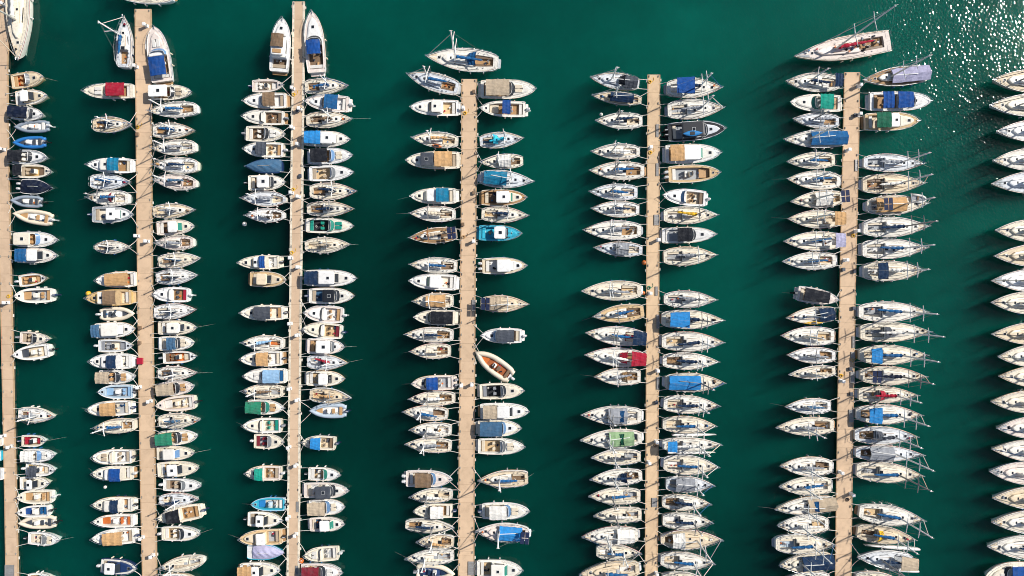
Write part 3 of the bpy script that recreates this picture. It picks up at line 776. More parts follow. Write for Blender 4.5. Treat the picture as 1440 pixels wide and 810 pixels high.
TONES = ['#cdb091', '#c9ad90', '#d1b491']
def make_pier(p):
    d = PIER[p]; rng = random.Random(900 + p)
    y0, y1 = d['rows'][0][0], d['rows'][-1][0]
    l, r = pier_edges(p, 405); cx, cy = world((l + r) / 2, 405)
    root = empty('pier', (cx, cy, 0))
    tag(root, ['sandy concrete pier along the left edge of the photo', 'long tan pier, second of the six piers from the left', 'narrow pier with pale edge strips, third from the left',
               'tan pier, fourth from the left, near the middle', 'narrow tan pier, fifth from the left', 'tan pier nearest the right edge, sixth from the left'][p], 'pier', 'long concrete piers of the marina')
    sm = varied('pier_concrete_%d' % d['tone'], lin(TONES[d['tone']]), .85, scale=.9, amp=.07, rnd=.06, bump=.2, bscale=9, dirt=lin('#a98f75'), dscale=.55, dlo=.52, dhi=.88)
    em = varied('pier_edge_%d' % d['edge'], lin('#d8cdb9') if d['edge'] == 1 else lin('#b89a78'), .8, scale=1.5, amp=.15, rnd=.08, dirt=lin('#8d7a62'), dscale=1.4)
    fm = varied('pontoon_concrete', lin('#4d483f'), .85, scale=1.2, amp=.2, dirt=lin('#2f352c'), dscale=.9, dlo=.45, dhi=.7)
    ew = {0: .16, 1: .36, 2: .18}[d['edge']] / PX
    step = 3.0 / PX; n = int(round((y1 - y0) / step)); step = (y1 - y0) / n
    def P(x, y, z): a, b = world(x, y, PZ); return (a - cx, b - cy, z)
    g = .012 / PX
    for k in range(n):
        a, b = y0 + k * step + g, y0 + (k + 1) * step - g
        la, ra = pier_edges(p, a); lb, rb = pier_edges(p, b)
        dz = rng.uniform(-.006, .006)
        q = [(la + ew, a), (ra - ew, a), (rb - ew, b), (lb + ew, b)]
        v = [P(x, y, PZ - .12) for x, y in q] + [P(x, y, PZ + dz) for x, y in q]
        F = [(0, 1, 2, 3), (7, 6, 5, 4), (4, 5, 1, 0), (5, 6, 2, 1), (6, 7, 3, 2), (7, 4, 0, 3)]
        MB().add(v, F).build('deck_slab', sm, root)
        for s in (0, 1):
            q = [(la, a), (la + ew - g, a), (lb + ew - g, b), (lb, b)] if s == 0 else [(ra - ew + g, a), (ra, a), (rb, b), (rb - ew + g, b)]
            v = [P(x, y, PZ - .16) for x, y in q] + [P(x, y, PZ + .02) for x, y in q]
            MB().add(v, F).build('edge_beam', em, root)
    # pontoons under the deck
    m = int(round((y1 - y0) * PX / 12)); st = (y1 - y0) / m
    for k in range(m):
        a, b = y0 + k * st + .25 / PX, y0 + (k + 1) * st - .25 / PX
        la, ra = pier_edges(p, a); lb, rb = pier_edges(p, b); e = .35 / PX
        q = [(la + e, a), (ra - e, a), (rb - e, b), (lb + e, b)]
        v = [P(x, y, -.5) for x, y in q] + [P(x, y, PZ - .13) for x, y in q]
        MB().add(v, F).build('pontoon', fm, root)
    cm = shared('pier_cleat', lambda: MB().box(-.06, .06, -.2, .2, .08, .15, .02).box(-.08, .08, -.1, .1, 0, .09, .01).mesh('mooring_cleat', varied('cleat_iron', (.30, .27, .23), .5, scale=5, amp=.2)))
    bm = shared('pier_bumper', lambda: MB().tube([(0, -.22, 0), (0, .22, 0)], .11, 6).mesh('edge_bumper', varied('bumper_white', (.55, .52, .46), .6, scale=4, amp=.2, rnd=.2)))
    y = y0 + 2.5
    while y < min(y1, 815):
        for s in (0, 1):
            e = pier_edges(p, y)[s]; q = P(e + (.3 / PX if s == 0 else -.3 / PX), y, PZ + .015)
            put('mooring_cleat', cm, root, q)
            if d['edge'] != 0 or rng.random() < .5:
                q = P(e + (-.09 / PX if s == 0 else .09 / PX), y + 6 + rng.uniform(-2, 2), PZ - .14)
                put('edge_bumper', bm, root, q)
        y += 38 if p != 3 else 17
for p in range(6): make_pier(p)

# ------------------------------------------------------------------ the fleet, read tile by tile from the photograph
FLEET = []
TX = [0, 0, 0, 4.05]
def T(pier, ox, oy, s=4.05): TX[:] = [pier, ox, oy, s]
def add(kind, xs, ys, xb, yb, w, **o):
    p, ox, oy, s = TX
    FLEET.append(dict(pier=o.pop('pier', p), kind=kind, s=(ox + xs / s, oy + ys / s), b=(ox + xb / s, oy + yb / s), w=w / s, o=o))
def S(*a, **o): add('s', *a, **o)
def M(*a, **o): add('m', *a, **o)
def R(*a, **o): add('r', *a, **o)
def F(*a, **o): add('f', *a, **o)
def K(*a, **o): add('k', *a, **o)

# pier 1 (left edge)
T(0, 0, 0)
S(103, -185, 123, 350, 132, pos='bow down beside the first pier at the top edge', deck='cream', ck='teak')
M(65, 466, 250, 440, 86, hull='tan', deck='beige', ck='orange', st='cruise', seat='tan', desc='tan motorboat with orange cockpit')
M(88, 560, 272, 546, 84, st='cabin', hull='beige', ob=2, house=(.28, .6))
M(65, 640, 250, 655, 78, can=('nightblue', .02, .62), st='cruise')
R(265, 716, 80, 722, 72, tube='grey', floor='white')
R(245, 806, 72, 812, 70, tube='blue', floor='white')
T(0, 0, 200)
M(70, 82, 272, 86, 78, can=('black', .0, .40), deck='grey', st='cruise')
M(105, 165, 295, 165, 78, can=('black', .0, .27), ck='yellow', st='open', pad='brown')
F(118, 250, 300, 260, 84, cover=('nightblue', .02, 1.0), ob=2)
R(225, 340, 58, 330, 70, tube='grey', floor='cream')
R(285, 440, 73, 405, 84, tube='cream', floor='white', seat='tan', ob=1)
M(95, 553, 335, 556, 86, top=('cream', .05, .45), win='blue', st='cruise')
M(97, 645, 330, 645, 86, can=('blue', .07, .34), st='cabin', house=(.35, .66))
M(107, 792, 268, 772, 70, hull='beige', ck='yellow', st='open', ob=1)
T(0, 0, 400)
M(298, 60, 88, 66, 84, st='open', ob=1)
M(112, 302, 285, 312, 70, st='cruise', ck='brown', hull='cream', ob=1)
M(282, 374, 78, 402, 84, st='open', pad='darkgrey', hull='ivory', ob=1)
S(105, 735, 318, 752, 84, ck='brown', deck='white', desc='small white sailing yacht with brown cockpit')
T(0, 0, 600, 3.857)
M(115, 78, 248, 78, 64, st='open', ck='brown', ob=1, seat='red', desc='small open boat with brown and red cockpit')
M(127, 155, 300, 155, 68, can=('white', .05, .45), win='blue', st='cruise', ob=1, obc='navy')
M(138, 228, 300, 238, 70, can=('darkgrey', .3, .55), st='open', ob=1, bench='yellow')
M(107, 308, 273, 305, 70, st='cabin', hull='cream', house=(.36, .62))
M(280, 380, 97, 382, 76, st='open', ob=1, hull='ivory', pad='tan', seat='tan')
M(262, 456, 98, 465, 64, st='open', ob=1, pad='royal', bench='blue', seat='blue', desc='open boat with blue cushions')
R(290, 520, 97, 525, 74, tube='cream', floor='cream')
M(152, 605, 328, 615, 68, st='cruise', ob=1, hull='white')
M(150, 832, 290, 830, 70, st='cruise')
T(0, 0, 600, 3.857)
M(12, 76, -190, 72, 62, pos='partly cut off by the left edge, topmost of three there', st='cruise', desc='stern of a white motorboat')
M(6, 158, -200, 156, 62, pos='partly cut off by the left edge, middle of three', st='cruise', desc='stern of a turquoise motorboat', can=('cyan', .0, .3), hull='cyan')
M(16, 256, -190, 256, 66, pos='partly cut off by the left edge, lowest of three', st='cruise', desc='stern of a white motorboat')

# pier 2
T(1, 100, 0)
S(585, -30, 170, -62, 130, pos='cut by the top edge above the second pier', deck='cream', cov='white')
S(300, 384, 310, 97, 92, cov='blue', deck='pale', pos='bow up along left side of second pier head', furl='white', mh=7.9)
M(355, 518, 78, 522, 86, can=('red', .11, .475), st='cruise', deck='cream')
S(125, 712, 350, 708, 88, cov='navy', deck='beige', ck='teak')
M(522, 466, 480, 158, 124, can=('royal', .08, .42), cw=.72, st='cruise', hull='white', pos='bow up along right side of second pier head', ck='teak')
M(457, 530, 690, 525, 84, top=('white', .02, .48), st='cruise', hull='ivory')
S(718, 618, 445, 635, 88, cov='blue', ck='teak', deck='ivory')
S(467, 745, 710, 745, 88, cov='blue', ck='teak', deck='ivory')
T(1, 100, 200)
S(708, 25, 466, 38, 88, cov='grey', deck='ivory')
M(352, 135, 98, 130, 84, can=('teal', .22, .46), st='cabin', house=(.45, .72), ct1=.44, hull='white')
S(110, 225, 345, 228, 90, cov='blue', deck='pale')
S(325, 320, 97, 315, 90, cov='blue', dod='red', deck='ivory')
M(122, 412, 360, 412, 90, deck='grey', hull='white', st='cabin', win='green', house=(.42, .70), ct1=.40, ob=1, obc='navy')
S(135, 598, 345, 598, 76, ck='brown', deck='ivory', sr=.3)
M(370, 778, 147, 788, 88, can=('tan', .12, .70), st='cruise', hull='cream')
S(722, 135, 470, 130, 90, cov='navy', deck='white')
S(712, 236, 472, 214, 90, cov='slate', deck='pink', sr=.5)
S(470, 396, 712, 385, 84, cov='grey', deck='beige')
M(488, 490, 705, 478, 84, st='cabin', ck='brown', win='green', hull='cream', house=(.38, .68), ct1=.37)
S(695, 570, 480, 575, 84, cov='grey', deck='pink')
S(500, 681, 742, 660, 84, ck='brown', deck='cream', cov='slate')
S(488, 772, 725, 757, 86, deck='white', cov='darkgrey')
T(1, 100, 400)
M(345, 72, 92, 78, 90, hull='yellow', deck='tan', can=('brown', .26, .54), st='cabin', house=(.55, .76), ct1=.25, desc='yellowish wooden motorboat with brown canopy')
R(165, 170, 356, 165, 80, tube='cream', floor='white', obc='white')
M(137, 265, 370, 252, 86, can=('slate', .0, .20), st='cabin', house=(.24, .72), ct1=.22)
M(155, 350, 355, 348, 74, st='open', ob=1, seat='grey', deck='pale', obc='white')
M(345, 437, 112, 437, 86, can=('navy', .28, .49), st='cabin', house=(.48, .72), ct1=.27)
M(160, 528, 370, 525, 78, can=('beige', .0, .36), st='cruise', win='dark', ob=1, obc='navy')
M(352, 610, 157, 612, 80, st='open', ob=1, deck='lightblue', hull='white', seat='lightblue')
M(342, 700, 100, 712, 86, can=('tan', .28, .64), win='grey', ob=1, st='cruise', hull='cream')
S(365, 798, 132, 815, 82, cov='blue', deck='cream')
M(668, 60, 472, 55, 84, st='cruise', ob=1, seat='darkgrey', hull='white', bench='red')
S(475, 160, 718, 142, 88, cov='navy', deck='white')
M(497, 247, 720, 245, 80, st='cabin', ck='brown', hull='cream', house=(.3, .68), ct1=.28)
M(502, 338, 705, 330, 80, can=('slate', .30, .55), st='cruise', hull='cream')
M(523, 418, 718, 408, 70, st='open', ck='orange', ob=1, hull='cream', pad='cream', seat='brown', desc='cream open boat with orange cockpit')
S(495, 508, 722, 502, 80, cov='darkgrey', deck='ivory')
M(502, 600, 705, 578, 82, can=('beige', .0, .49), st='cruise', ob=0)
M(703, 668, 485, 690, 86, st='open', ob=1, hull='cream', obc='black')
S(500, 780, 742, 768, 86, cov='slate', deck='cream')
T(1, 100, 600, 3.857)
M(330, 162, 122, 165, 80, st='cruise', ob=1, hull='cream', obc='black', seat='beige')
M(333, 252, 122, 252, 78, can=('royal', .21, .48), st='cabin', house=(.46, .7), ct1=.2, ob=1)
M(338, 422, 122, 420, 80, can=('navy', .28, .46), st='cabin', house=(.46, .72), ct1=.27, ob=1, hull='cream')
M(336, 510, 124, 512, 70, st='open', ck='white', seat='orange', bench='orange', ob=0, desc='white open boat with orange cushions')
M(345, 590, 120, 605, 84, can=('tan', .22, .68), win='blue', ob=1, st='cruise')
M(162, 755, 360, 766, 82, st='cabin', hull='navy', deck='ivory', house=(.2, .55), ct1=.18, ob=1, obc='white', roof='white', desc='blue hulled cabin boat')
M(475, 66, 690, 48, 80, can=('green', .0, .42), st='cruise', hull='white')
M(465, 145, 672, 140, 76, st='cabin', hull='cream', win='blue', house=(.25, .62), ct1=.23)
M(470, 235, 698, 220, 83, st='cabin', hull='cream', ck='tan', house=(.30, .60), ct1=.28)
M(500, 315, 710, 318, 68, st='cruise', ck='brown', win='grey', ob=1, obc='white')
S(480, 398, 696, 392, 74, cov='navy', deck='pale')
M(706, 455, 474, 495, 84, can=('black', .44, .74), ob=1, st='cruise', hull='cream')
M(492, 580, 704, 578, 78, st='cruise', ck='tan', win='dark', ob=1)
S(718, 725, 480, 762, 82, cov='beige', deck='cream', sr=.45)
M(497, 838, 682, 834, 78, st='cruise', hull='cream')

# pier 3
T(2, 320, 0)
M(292, 408, 318, 108, 112, can=('brown', .40, .64), cw=.62, st='fly', pos='bow up along left side of third pier head', hull='white', house=(.25, .66), ct1=.24, ck='brown')
M(140, 490, 322, 485, 73, st='open', ob=1, hull='ivory')
M(335, 572, 94, 578, 88, can=('brown', .22, .50), st='cruise', hull='cream')
M(322, 672, 90, 665, 83, st='cruise', ck='brown', ob=1, seat='brown', hull='ivory')
M(105, 760, 330, 765, 88, st='cruise', ck='brown', ob=1, obc='grey', hull='ivory', seat='white')
M(510, 414, 485, 72, 112, can=('royal', .27, .50), cw=.68, st='cruise', ck='brown', pos='bow up along right side of third pier head', hull='white')
S(442, 495, 690, 490, 90, cov='blue', ck='teak', deck='cream', furl='blue')
M(690, 595, 444, 578, 93, can=('blue', .22, .52), ob=1, st='cruise')
S(450, 685, 714, 680, 93, cov='brown', deck='cream', ck='brown')
M(448, 788, 700, 796, 88, can=('bright', .0, .36), st='cabin', house=(.37, .7), ct1=.36)
T(2, 320, 200)
M(318, 45, 97, 40, 86, can=('darkgrey', .38, .64), ob=1, st='cruise', hull='cream')
F(308, 135, 103, 138, 80, cover=('slate', .0, 1.0), ob=0, hull='navy')
M(118, 232, 332, 228, 86, top=('white', .30, .62), st='cruise', ck='brown', ob=1, hull='cream')
S(333, 325, 82, 320, 90, cov='grey', deck='pale', sr=.35)
S(323, 415, 104, 418, 80, ck='brown', deck='white', sr=.5, cov='white', dod='brown')
M(298, 682, 64, 687, 78, can=('royal', .30, .43), st='cabin', ob=1, hull='cream', house=(.43, .66), ct1=.28)
M(128, 778, 335, 784, 84, st='cabin', hull='beige', deck='tan', roof='beige', house=(.25, .6), ct1=.22, win='dark', desc='tan wooden cabin boat')
M(465, 82, 714, 75, 90, can=('black', .07, .45), deck='white', st='cruise', hull='pale')
M(467, 180, 720, 172, 88, st='cruise', ck='tan', win='grey', deck='white')
S(470, 280, 738, 280, 96, cov='navy', deck='cream', boom=.1)
S(455, 380, 723, 380, 86, cov='navy', ck='teak', deck='cream')
M(450, 473, 720, 478, 86, st='cruise', ck='black', win='green', deck='ivory', seat='teagreen', desc='white motorboat with black and green cockpit')
S(443, 590, 703, 582, 90, cov='beige', deck='cream')
M(450, 773, 738, 775, 93, can=('navy', .0, .26), st='cabin', house=(.28, .64), ct1=.26)
T(2, 320, 400)
M(322, 160, 77, 162, 84, can=('darkgrey', .27, .64), ob=1, st='cruise', hull='cream')
S(318, 336, 82, 330, 86, cov='lightblue', deck='ivory', ck='orange', boom=-.2, desc='white sailing yacht with light blue sail cover')
M(313, 420, 79, 425, 88, can=('tan', .3, .58), ob=1, st='cruise', hull='cream')
M(333, 520, 97, 520, 86, can=('lightblue', .1, .5), st='cruise', bench='blue', ob=0)
S(317, 610, 83, 605, 84, cov='brown', deck='cream')
M(115, 695, 328, 702, 83, can=('green', .0, .42), st='cruise', hull='cream', win='green')
M(304, 803, 90, 803, 86, st='cruise', hull='cream', seat='teagreen', ob=1, desc='cream motorboat with green seats')
M(465, 65, 724, 65, 90, top=('black', .34, .60), st='cruise', ck='slate', ob=1, obc='navy')
M(655, 175, 440, 160, 95, st='cruise', seat='tan', ob=1, hull='white')
M(650, 270, 434, 252, 88, st='cruise', seat='brown', bench='darkred', ob=1, ck='tan', obc='navy')
M(455, 350, 668, 355, 90, top=('white', .28, .66), st='cruise', win='grey')
S(455, 440, 688, 445, 86, cov='red', boom=.28, deck='pale')
M(450, 535, 670, 535, 86, st='cabin', hull='cream', ck='tan', house=(.36, .66), ct1=.35)
S(470, 625, 708, 645, 86, cov='tan', deck='beige', ck='tan')
R(668, 722, 466, 720, 86, tube='paleblue', floor='white', seat='tan', obc='navy')
T(2, 320, 610)
M(150, 42, 324, 45, 83, st='cruise', seat='darkred', bench='darkred', ob=1, obc='white', hull='cream', desc='cream motorboat with dark red seats')
M(302, 225, 105, 222, 83, can=('teagreen', .46, .68), ob=1, st='cruise', hull='cream', win='green')
M(325, 402, 137, 400, 76, st='open', hull='lightblue', deck='cyan', pad='bright', ob=1, desc='light blue open boat with blue foredeck')
M(115, 485, 317, 490, 86, st='cabin', hull='cream', ck='brown', ob=1, house=(.3, .58), ct1=.28)
M(308, 585, 72, 595, 88, st='cabin', hull='beige', deck='tan', ob=1, house=(.36, .64), ct1=.34, win='grey', desc='tan decked cabin boat with black outboard', obc='black')
F(112, 672, 324, 675, 88, cover=('lavender', .16, 1.0), ob=0, hull='cyan')
M(72, 780, 304, 770, 88, can=('tan', .0, .33), st='cabin', hull='cream', house=(.34, .58), ct1=.32)
M(612, 55, 427, 45, 80, can=('bright', .40, .70), ob=1, bench='brown', st='cruise', hull='cream')
M(460, 228, 646, 232, 76, st='cruise', win='green', ck='tan', ob=1, obc='black')
M(437, 322, 694, 320, 88, top=('darkgrey', .28, .63), st='cruise', hull='ivory')
M(465, 420, 670, 412, 90, can=('beige', .0, .48), st='cruise', hull='cream')
M(468, 518, 668, 510, 80, st='cabin', ck='slate', win='green', house=(.34, .68), ct1=.32)
M(630, 680, 439, 690, 83, st='cruise', ob=1, hull='cream', seat='white')
M(420, 785, 658, 785, 93, can=('darkred', .06, .46), st='cruise', hull='white')

# pier 4
T(3, 560, 20)
S(570, 278, 160, 245, 128, cov='blue', dod='blue', ck='teak', deck='ivory', pos='moored across the head of the fourth pier', furl='white')
S(343, 425, 52, 345, 102, cov='blue', deck='pale')
M(345, 535, 72, 532, 90, st='cabin', ck='tan', house=(.34, .62), ct1=.33, hull='ivory')
S(340, 725, 78, 705, 90, cov='tan', deck='cream', ck='tan')
M(470, 428, 783, 430, 108, can=('beige', .1, .52), st='cruise', hull='cream')
M(725, 542, 468, 537, 90, can=('royal', .33, .51), ob=1, st='open', hull='ivory', pad='cream', obc='white')
S(465, 725, 713, 708, 90, dod='cyan', cov='cyan', ck='slate', deck='pale')
T(3, 560, 210)
M(350, 62, 48, 65, 98, can=('tan', .13, .46), st='cabin', top=('darkgrey', .47, .72), house=(.46, .72), ct1=.44, hull='ivory', desc='large white cabin boat with tan aft canopy')
M(330, 265, 71, 268, 90, can=('teal', .15, .42), st='cabin', house=(.43, .7), ct1=.4, hull='cream')
S(325, 370, 67, 365, 90, cov='cream', deck='ivory', ck='brown')
S(333, 480, 63, 505, 88, deck='teak', ck='brown', cov='beige', sol=.0, wood=1, desc='wood decked classic yacht')
S(335, 665, 65, 655, 90, cov='blue', ck='brown', deck='ivory')
M(332, 760, 65, 748, 90, st='cabin', win='green', house=(.35, .62), ct1=.33, hull='ivory')
S(712, 65, 462, 75, 83, tent=('white', .28, .55), ck='brown', deck='cream')
S(465, 160, 773, 185, 98, tent=('teal', .08, .50), deck='pale', sr=.7)
M(475, 275, 731, 275, 90, st='cabin', deck='teak', ck='brown', win='green', house=(.34, .68), ct1=.32, hull='cream', desc='cream cabin boat with wooden decks')
S(475, 368, 743, 378, 90, cov='navy', deck='cream', trim='red', ck='tan')
M(460, 475, 703, 480, 88, hull='cyan', deck='cyan', ck='cyan', top=('white', .36, .62), st='cruise', seat='cyan', bench='cyan')
M(480, 665, 733, 662, 93, st='cabin', ob=2, obc='white', house=(.34, .70), ct1=.32, deck='beige', roof='white')
T(3, 560, 400)
S(313, 92, 82, 95, 88, tent=('tan', .18, .66), deck='cream')
M(325, 190, 92, 185, 86, can=('black', .05, .58), st='cruise', win='dark', hull='ivory')
S(313, 288, 38, 283, 86, cov='navy', deck='ivory')
S(298, 378, 67, 380, 86, cov='cream', deck='cream')
M(318, 558, 80, 563, 83, can=('royal', .37, .64), ob=2, st='cruise', hull='cream')
S(323, 645, 62, 650, 83, cov='white', deck='cream')
S(283, 738, 28, 722, 86, cov='blue', ck='brown', deck='ivory')
S(303, 828, 67, 825, 83, cov='white', deck='ivory')
S(470, 108, 743, 112, 93, tent=('beige', .14, .42), deck='beige', sol=.02)
M(705, 293, 472, 290, 83, can=('darkgrey', .19, .62), win='blue', ob=1, obc='white', st='cruise', hull='white')
R(640, 528, 442, 386, 104, tube='cream', floor='redteak', seat='brown', pad='orange', obc='white', desc='large cream inflatable with brown deck lying aslant')
M(465, 610, 716, 602, 90, st='cruise', ck='black', win='dark', hull='cream', seat='grey', desc='cream motorboat with black cockpit')
M(468, 722, 743, 720, 90, can=('beige', .06, .34), st='cabin', house=(.36, .66), ct1=.34, deck='ivory')
M(455, 818, 700, 815, 96, can=('slate', .05, .56), st='cruise', hull='white')
T(3, 560, 610)
S(303, 68, 43, 55, 83, cov='grey', deck='cream')
M(45, 255, 308, 255, 93, can=('brown', .21, .56), ob=2, obc='white', st='cruise')
S(308, 345, 67, 355, 83, cov='white', deck='cream')
M(308, 440, 92, 435, 80, can=('white', .22, .56), win='grey', ob=1, st='cruise')
S(42, 515, 318, 530, 76, cov='navy', deck='cream')
S(316, 615, 107, 610, 83, cov='tan', deck='beige')
S(316, 695, 43, 705, 86, cov='cream', deck='ivory')
R(108, 788, 318, 800, 96, tube='cream', floor='navy', seat='navy')
M(455, 70, 720, 70, 93, st='cruise', win='grey', ck='tan', deck='ivory')
S(740, 250, 457, 260, 96, cov='blue', deck='beige', ck='brown')
M(478, 440, 746, 435, 93, can=('white', .16, .52), st='cruise', ob=1, obc='navy')
S(743, 570, 443, 548, 106, tent=('bright', .13, .56), deck='pink', sol=.0)
M(450, 770, 708, 770, 106, st='cabin', ck='tan', win='green', house=(.32, .66), ct1=.31, hull='ivory')

# pier 5
T(4, 810, 80)
S(360, 155, 80, 120, 92, tent=('darkgrey', .05, .34), deck='pale', dod='black')
S(373, 248, 90, 222, 70, tent=('navy', .18, .64), deck='beige', sr=.55)
S(378, 365, 110, 365, 90, cov='navy', deck='ivory')
S(363, 540, 84, 540, 88, cov='white', deck='ivory')
S(388, 650, 74, 648, 102, cov='blue', deck='ivory', ck='teak')
S(350, 772, 73, 768, 92, cov='blue', deck='pale')
S(517, 180, 828, 178, 112, bim=('royal', .14, .46), cov='navy', deck='ivory', furl='blue')
S(522, 305, 838, 292, 112, cov='grey', deck='ivory', ck='grey', furl='white')
M(527, 432, 846, 410, 108, top=('black', .2, .6), st='cruise', hull='pale', deck='darkgrey' if False else 'black', win='dark', ob=2, desc='grey motorboat with black roof and kayak')
M(510, 555, 820, 548, 107, can=('tan', .06, .31), st='cabin', win='green', house=(.32, .66), ct1=.31, hull='ivory')
M(527, 670, 815, 660, 98, st='open', deck='tan', ck='grey', ob=2, obc='white', seat='white', pad='tan', desc='open motorboat with grey cockpit and tan foredeck')
T(4, 810, 250)
S(360, 182, 84, 175, 92, cov='navy', deck='white', trim='darkred')
S(370, 300, 38, 298, 109, cov='grey', ck='teak', deck='ivory')
S(378, 412, 100, 398, 83, tent=('grey', .3, .56), deck='pale', ck='cream')
S(370, 640, 30, 645, 109, cov='grey', ck='tan', deck='cream')
M(740, 120, 494, 100, 93, st='cruise', ob=1, seat='tan', bench='brown', ck='beige', obc='white')
S(500, 215, 803, 213, 98, cov='yellow', deck='cream', boom=.12)
M(490, 330, 793, 322, 90, can=('black', .26, .53), st='cruise', deck='white', ck='grey')
S(499, 450, 798, 440, 105, cov='grey', ck='grey', deck='cream')
S(502, 690, 798, 695, 97, cov='grey', ck='grey', deck='ivory')
T(4, 810, 420)
S(386, 70, 95, 102, 97, cov='blue', deck='tan', hull='beige', desc='tan decked sailing yacht with blue sail cover')
S(392, 226, 53, 193, 106, bim=('navy', .01, .23), cov='blue', ck='red', deck='ivory')
S(388, 341, 48, 318, 106, bim=('red', .0, .24), dod='red', cov='white', deck='ivory')
S(368, 442, 103, 443, 97, dod='tan', cov='grey', deck='ivory')
S(373, 668, 28, 658, 108, tent=('grey', .25, .56), dod='blue', deck='ivory')
S(374, 790, 23, 802, 106, tent=('lightgreen', .14, .54), dod='darkgreen', deck='ivory')
S(487, 115, 838, 122, 107, bim=('bright', .1, .41), cov='navy', deck='cream')
S(489, 240, 838, 248, 111, cov='navy', ck='tan', deck='ivory')
S(494, 352, 808, 358, 95, cov='navy', ck='teak', deck='ivory', furl='white')
S(507, 475, 843, 478, 106, tent=('bright', .05, .58), deck='cream', furl='blue')
S(499, 595, 813, 608, 102, cov='navy', deck='ivory')
S(494, 712, 793, 722, 97, cov='blue', deck='cream', furl='white')
T(4, 810, 610)
S(368, 128, 86, 132, 89, cov='darkgrey', deck='cream')
S(376, 236, 78, 255, 95, dod='navy', cov='navy', ck='brown', deck='ivory')
S(366, 352, 71, 350, 95, cov='blue', deck='cream')
S(373, 458, 100, 462, 87, cov='white', deck='cream')
S(353, 575, 33, 580, 102, tent=('white', .08, .38), deck='ivory')
S(117, 670, 368, 675, 85, cov='blue', deck='cream', sr=.7)
S(360, 764, 18, 792, 110, cov='blue', deck='beige', hull='cream')
K(492, 60, 822, 58, 106, bim=('bright', .05, .21), cov='white', deck='ivory', ama=[(.18, .94), (.10, .92)], ck='beige')
S(499, 168, 808, 185, 111, cov='blue', deck='cream', furl='white')
S(514, 283, 783, 290, 92, tent=('grey', .18, .58), deck='pale')
S(492, 385, 763, 395, 92, cov='navy', deck='ivory', dod='darkgrey')
S(494, 490, 773, 500, 95, cov='navy', deck='ivory')
S(482, 602, 828, 597, 110, tent=('white', .18, .38), cov='tan', deck='beige', sr=.4)
S(482, 715, 783, 732, 102, cov='blue', deck='ivory')
S(492, 828, 745, 832, 90, cov='white', deck='cream')

# pier 6
T(5, 1080, 0)
S(688, 236, 138, 330, 130, cov='red', deck='pink', ck='teak', pos='moored across the head of the sixth pier', hull='cream', mh=19.0, lightmast=1, sr=.9, rs=(.02, .97), busy=1)
S(403, 475, 98, 465, 107, bim=('navy', .02, .16), cov='navy', deck='ivory')
M(413, 590, 123, 585, 97, can=('teagreen', .2, .46), st='cruise', hull='cream', win='green')
S(403, 695, 138, 678, 87, cov='grey', deck='pale')
S(438, 790, 84, 796, 102, tent=('blue', .0, .58), deck='ivory')
S(903, 420, 533, 460, 107, tent=('lavender', .0, .58), deck='teak', sr=.8)
M(578, 580, 918, 578, 107, can=[('royal', .16, .34), ('royal', .41, .66)], st='cruise', hull='white', deck='white')
M(552, 695, 852, 690, 102, can=('darkgreen', .14, .41), st='cabin', deck='tan', hull='cream', house=(.42, .64), ct1=.4)
T(5, 1080, 200)
S(380, 100, 103, 112, 92, cov='blue', deck='cream', ck='brown')
S(410, 222, 103, 210, 105, cov='blue', deck='ivory')
S(430, 315, 123, 340, 95, tent=('white', .25, .56), ck='tan', deck='cream', sol=.0)
S(413, 440, 106, 437, 102, bim=('tan', .0, .2), deck='cream', cov='beige')
S(411, 562, 83, 565, 107, cov='blue', bim=('lavender', .0, .17), deck='cream')
S(386, 672, 76, 680, 97, cov='blue', ck='tan', deck='ivory')
S(542, 115, 878, 125, 102, cov='grey', deck='pale', ck='grey')
S(537, 240, 883, 235, 112, cov='white', deck='beige', ck='teak')
S(562, 365, 900, 350, 112, tent=('tan', .12, .62), deck='cream', sol=.18, desc='sailing yacht with tan tent and solar panels')
S(540, 487, 903, 480, 112, cov='navy', deck='ivory')
S(535, 610, 893, 603, 112, cov='blue', deck='ivory')
S(542, 735, 878, 730, 112, bim=('navy', .15, .32), cov='white', deck='cream')
T(5, 1080, 400)
M(170, 50, 396, 88, 88, can=('black', .1, .72), ob=1, obc='black', st='cruise')
S(383, 165, 98, 190, 92, tent=('navy', .06, .36), deck='ivory', cov='slate')
S(376, 295, 68, 290, 105, cov='beige', deck='ivory', ck='tan')
S(383, 405, 103, 400, 92, cov='grey', deck='white')
S(383, 490, 112, 512, 73, cov='cream', deck='cream')
S(356, 690, 93, 695, 87, cov='slate', deck='white')
S(373, 800, 38, 812, 102, cov='grey', deck='cream')
S(514, 155, 893, 155, 114, cov='blue', ck='grey', deck='ivory')
S(522, 272, 913, 268, 108, cov='white', ck='grey', deck='cream', dod='darkgrey')
S(517, 400, 893, 400, 111, bim=('bright', .1, .26), cov='blue', deck='cream')
S(522, 515, 888, 522, 106, cov='nightblue', sol=.1, deck='cream', ck='brown')
S(514, 625, 843, 628, 92, dod='red', cov='red', deck='cream', ck='grey')
S(499, 735, 863, 740, 111, bim=('bright', .12, .32), cov='blue', deck='ivory')
T(5, 1080, 610)
S(492, 5, 838, 12, 102, cov='darkgrey', dod='darkgrey', deck='pale')
S(366, 185, 63, 180, 106, cov='grey', ck='brown', deck='ivory')
S(360, 292, 58, 298, 101, cov='blue', deck='cream')
S(376, 392, 33, 425, 97, tent=('beige', .0, .46), dod='blue', deck='ivory')
S(343, 512, 48, 518, 105, cov='white', ck='tan', deck='ivory')
S(42, 625, 373, 625, 111, cov='blue', deck='cream', ck='lightblue')
S(363, 720, 58, 745, 111, tent=('navy', .0, .58), deck='cream')
S(350, 828, 90, 826, 90, cov='white', deck='ivory')
S(497, 105, 873, 115, 90, tent=('grey', .18, .54), deck='pale')
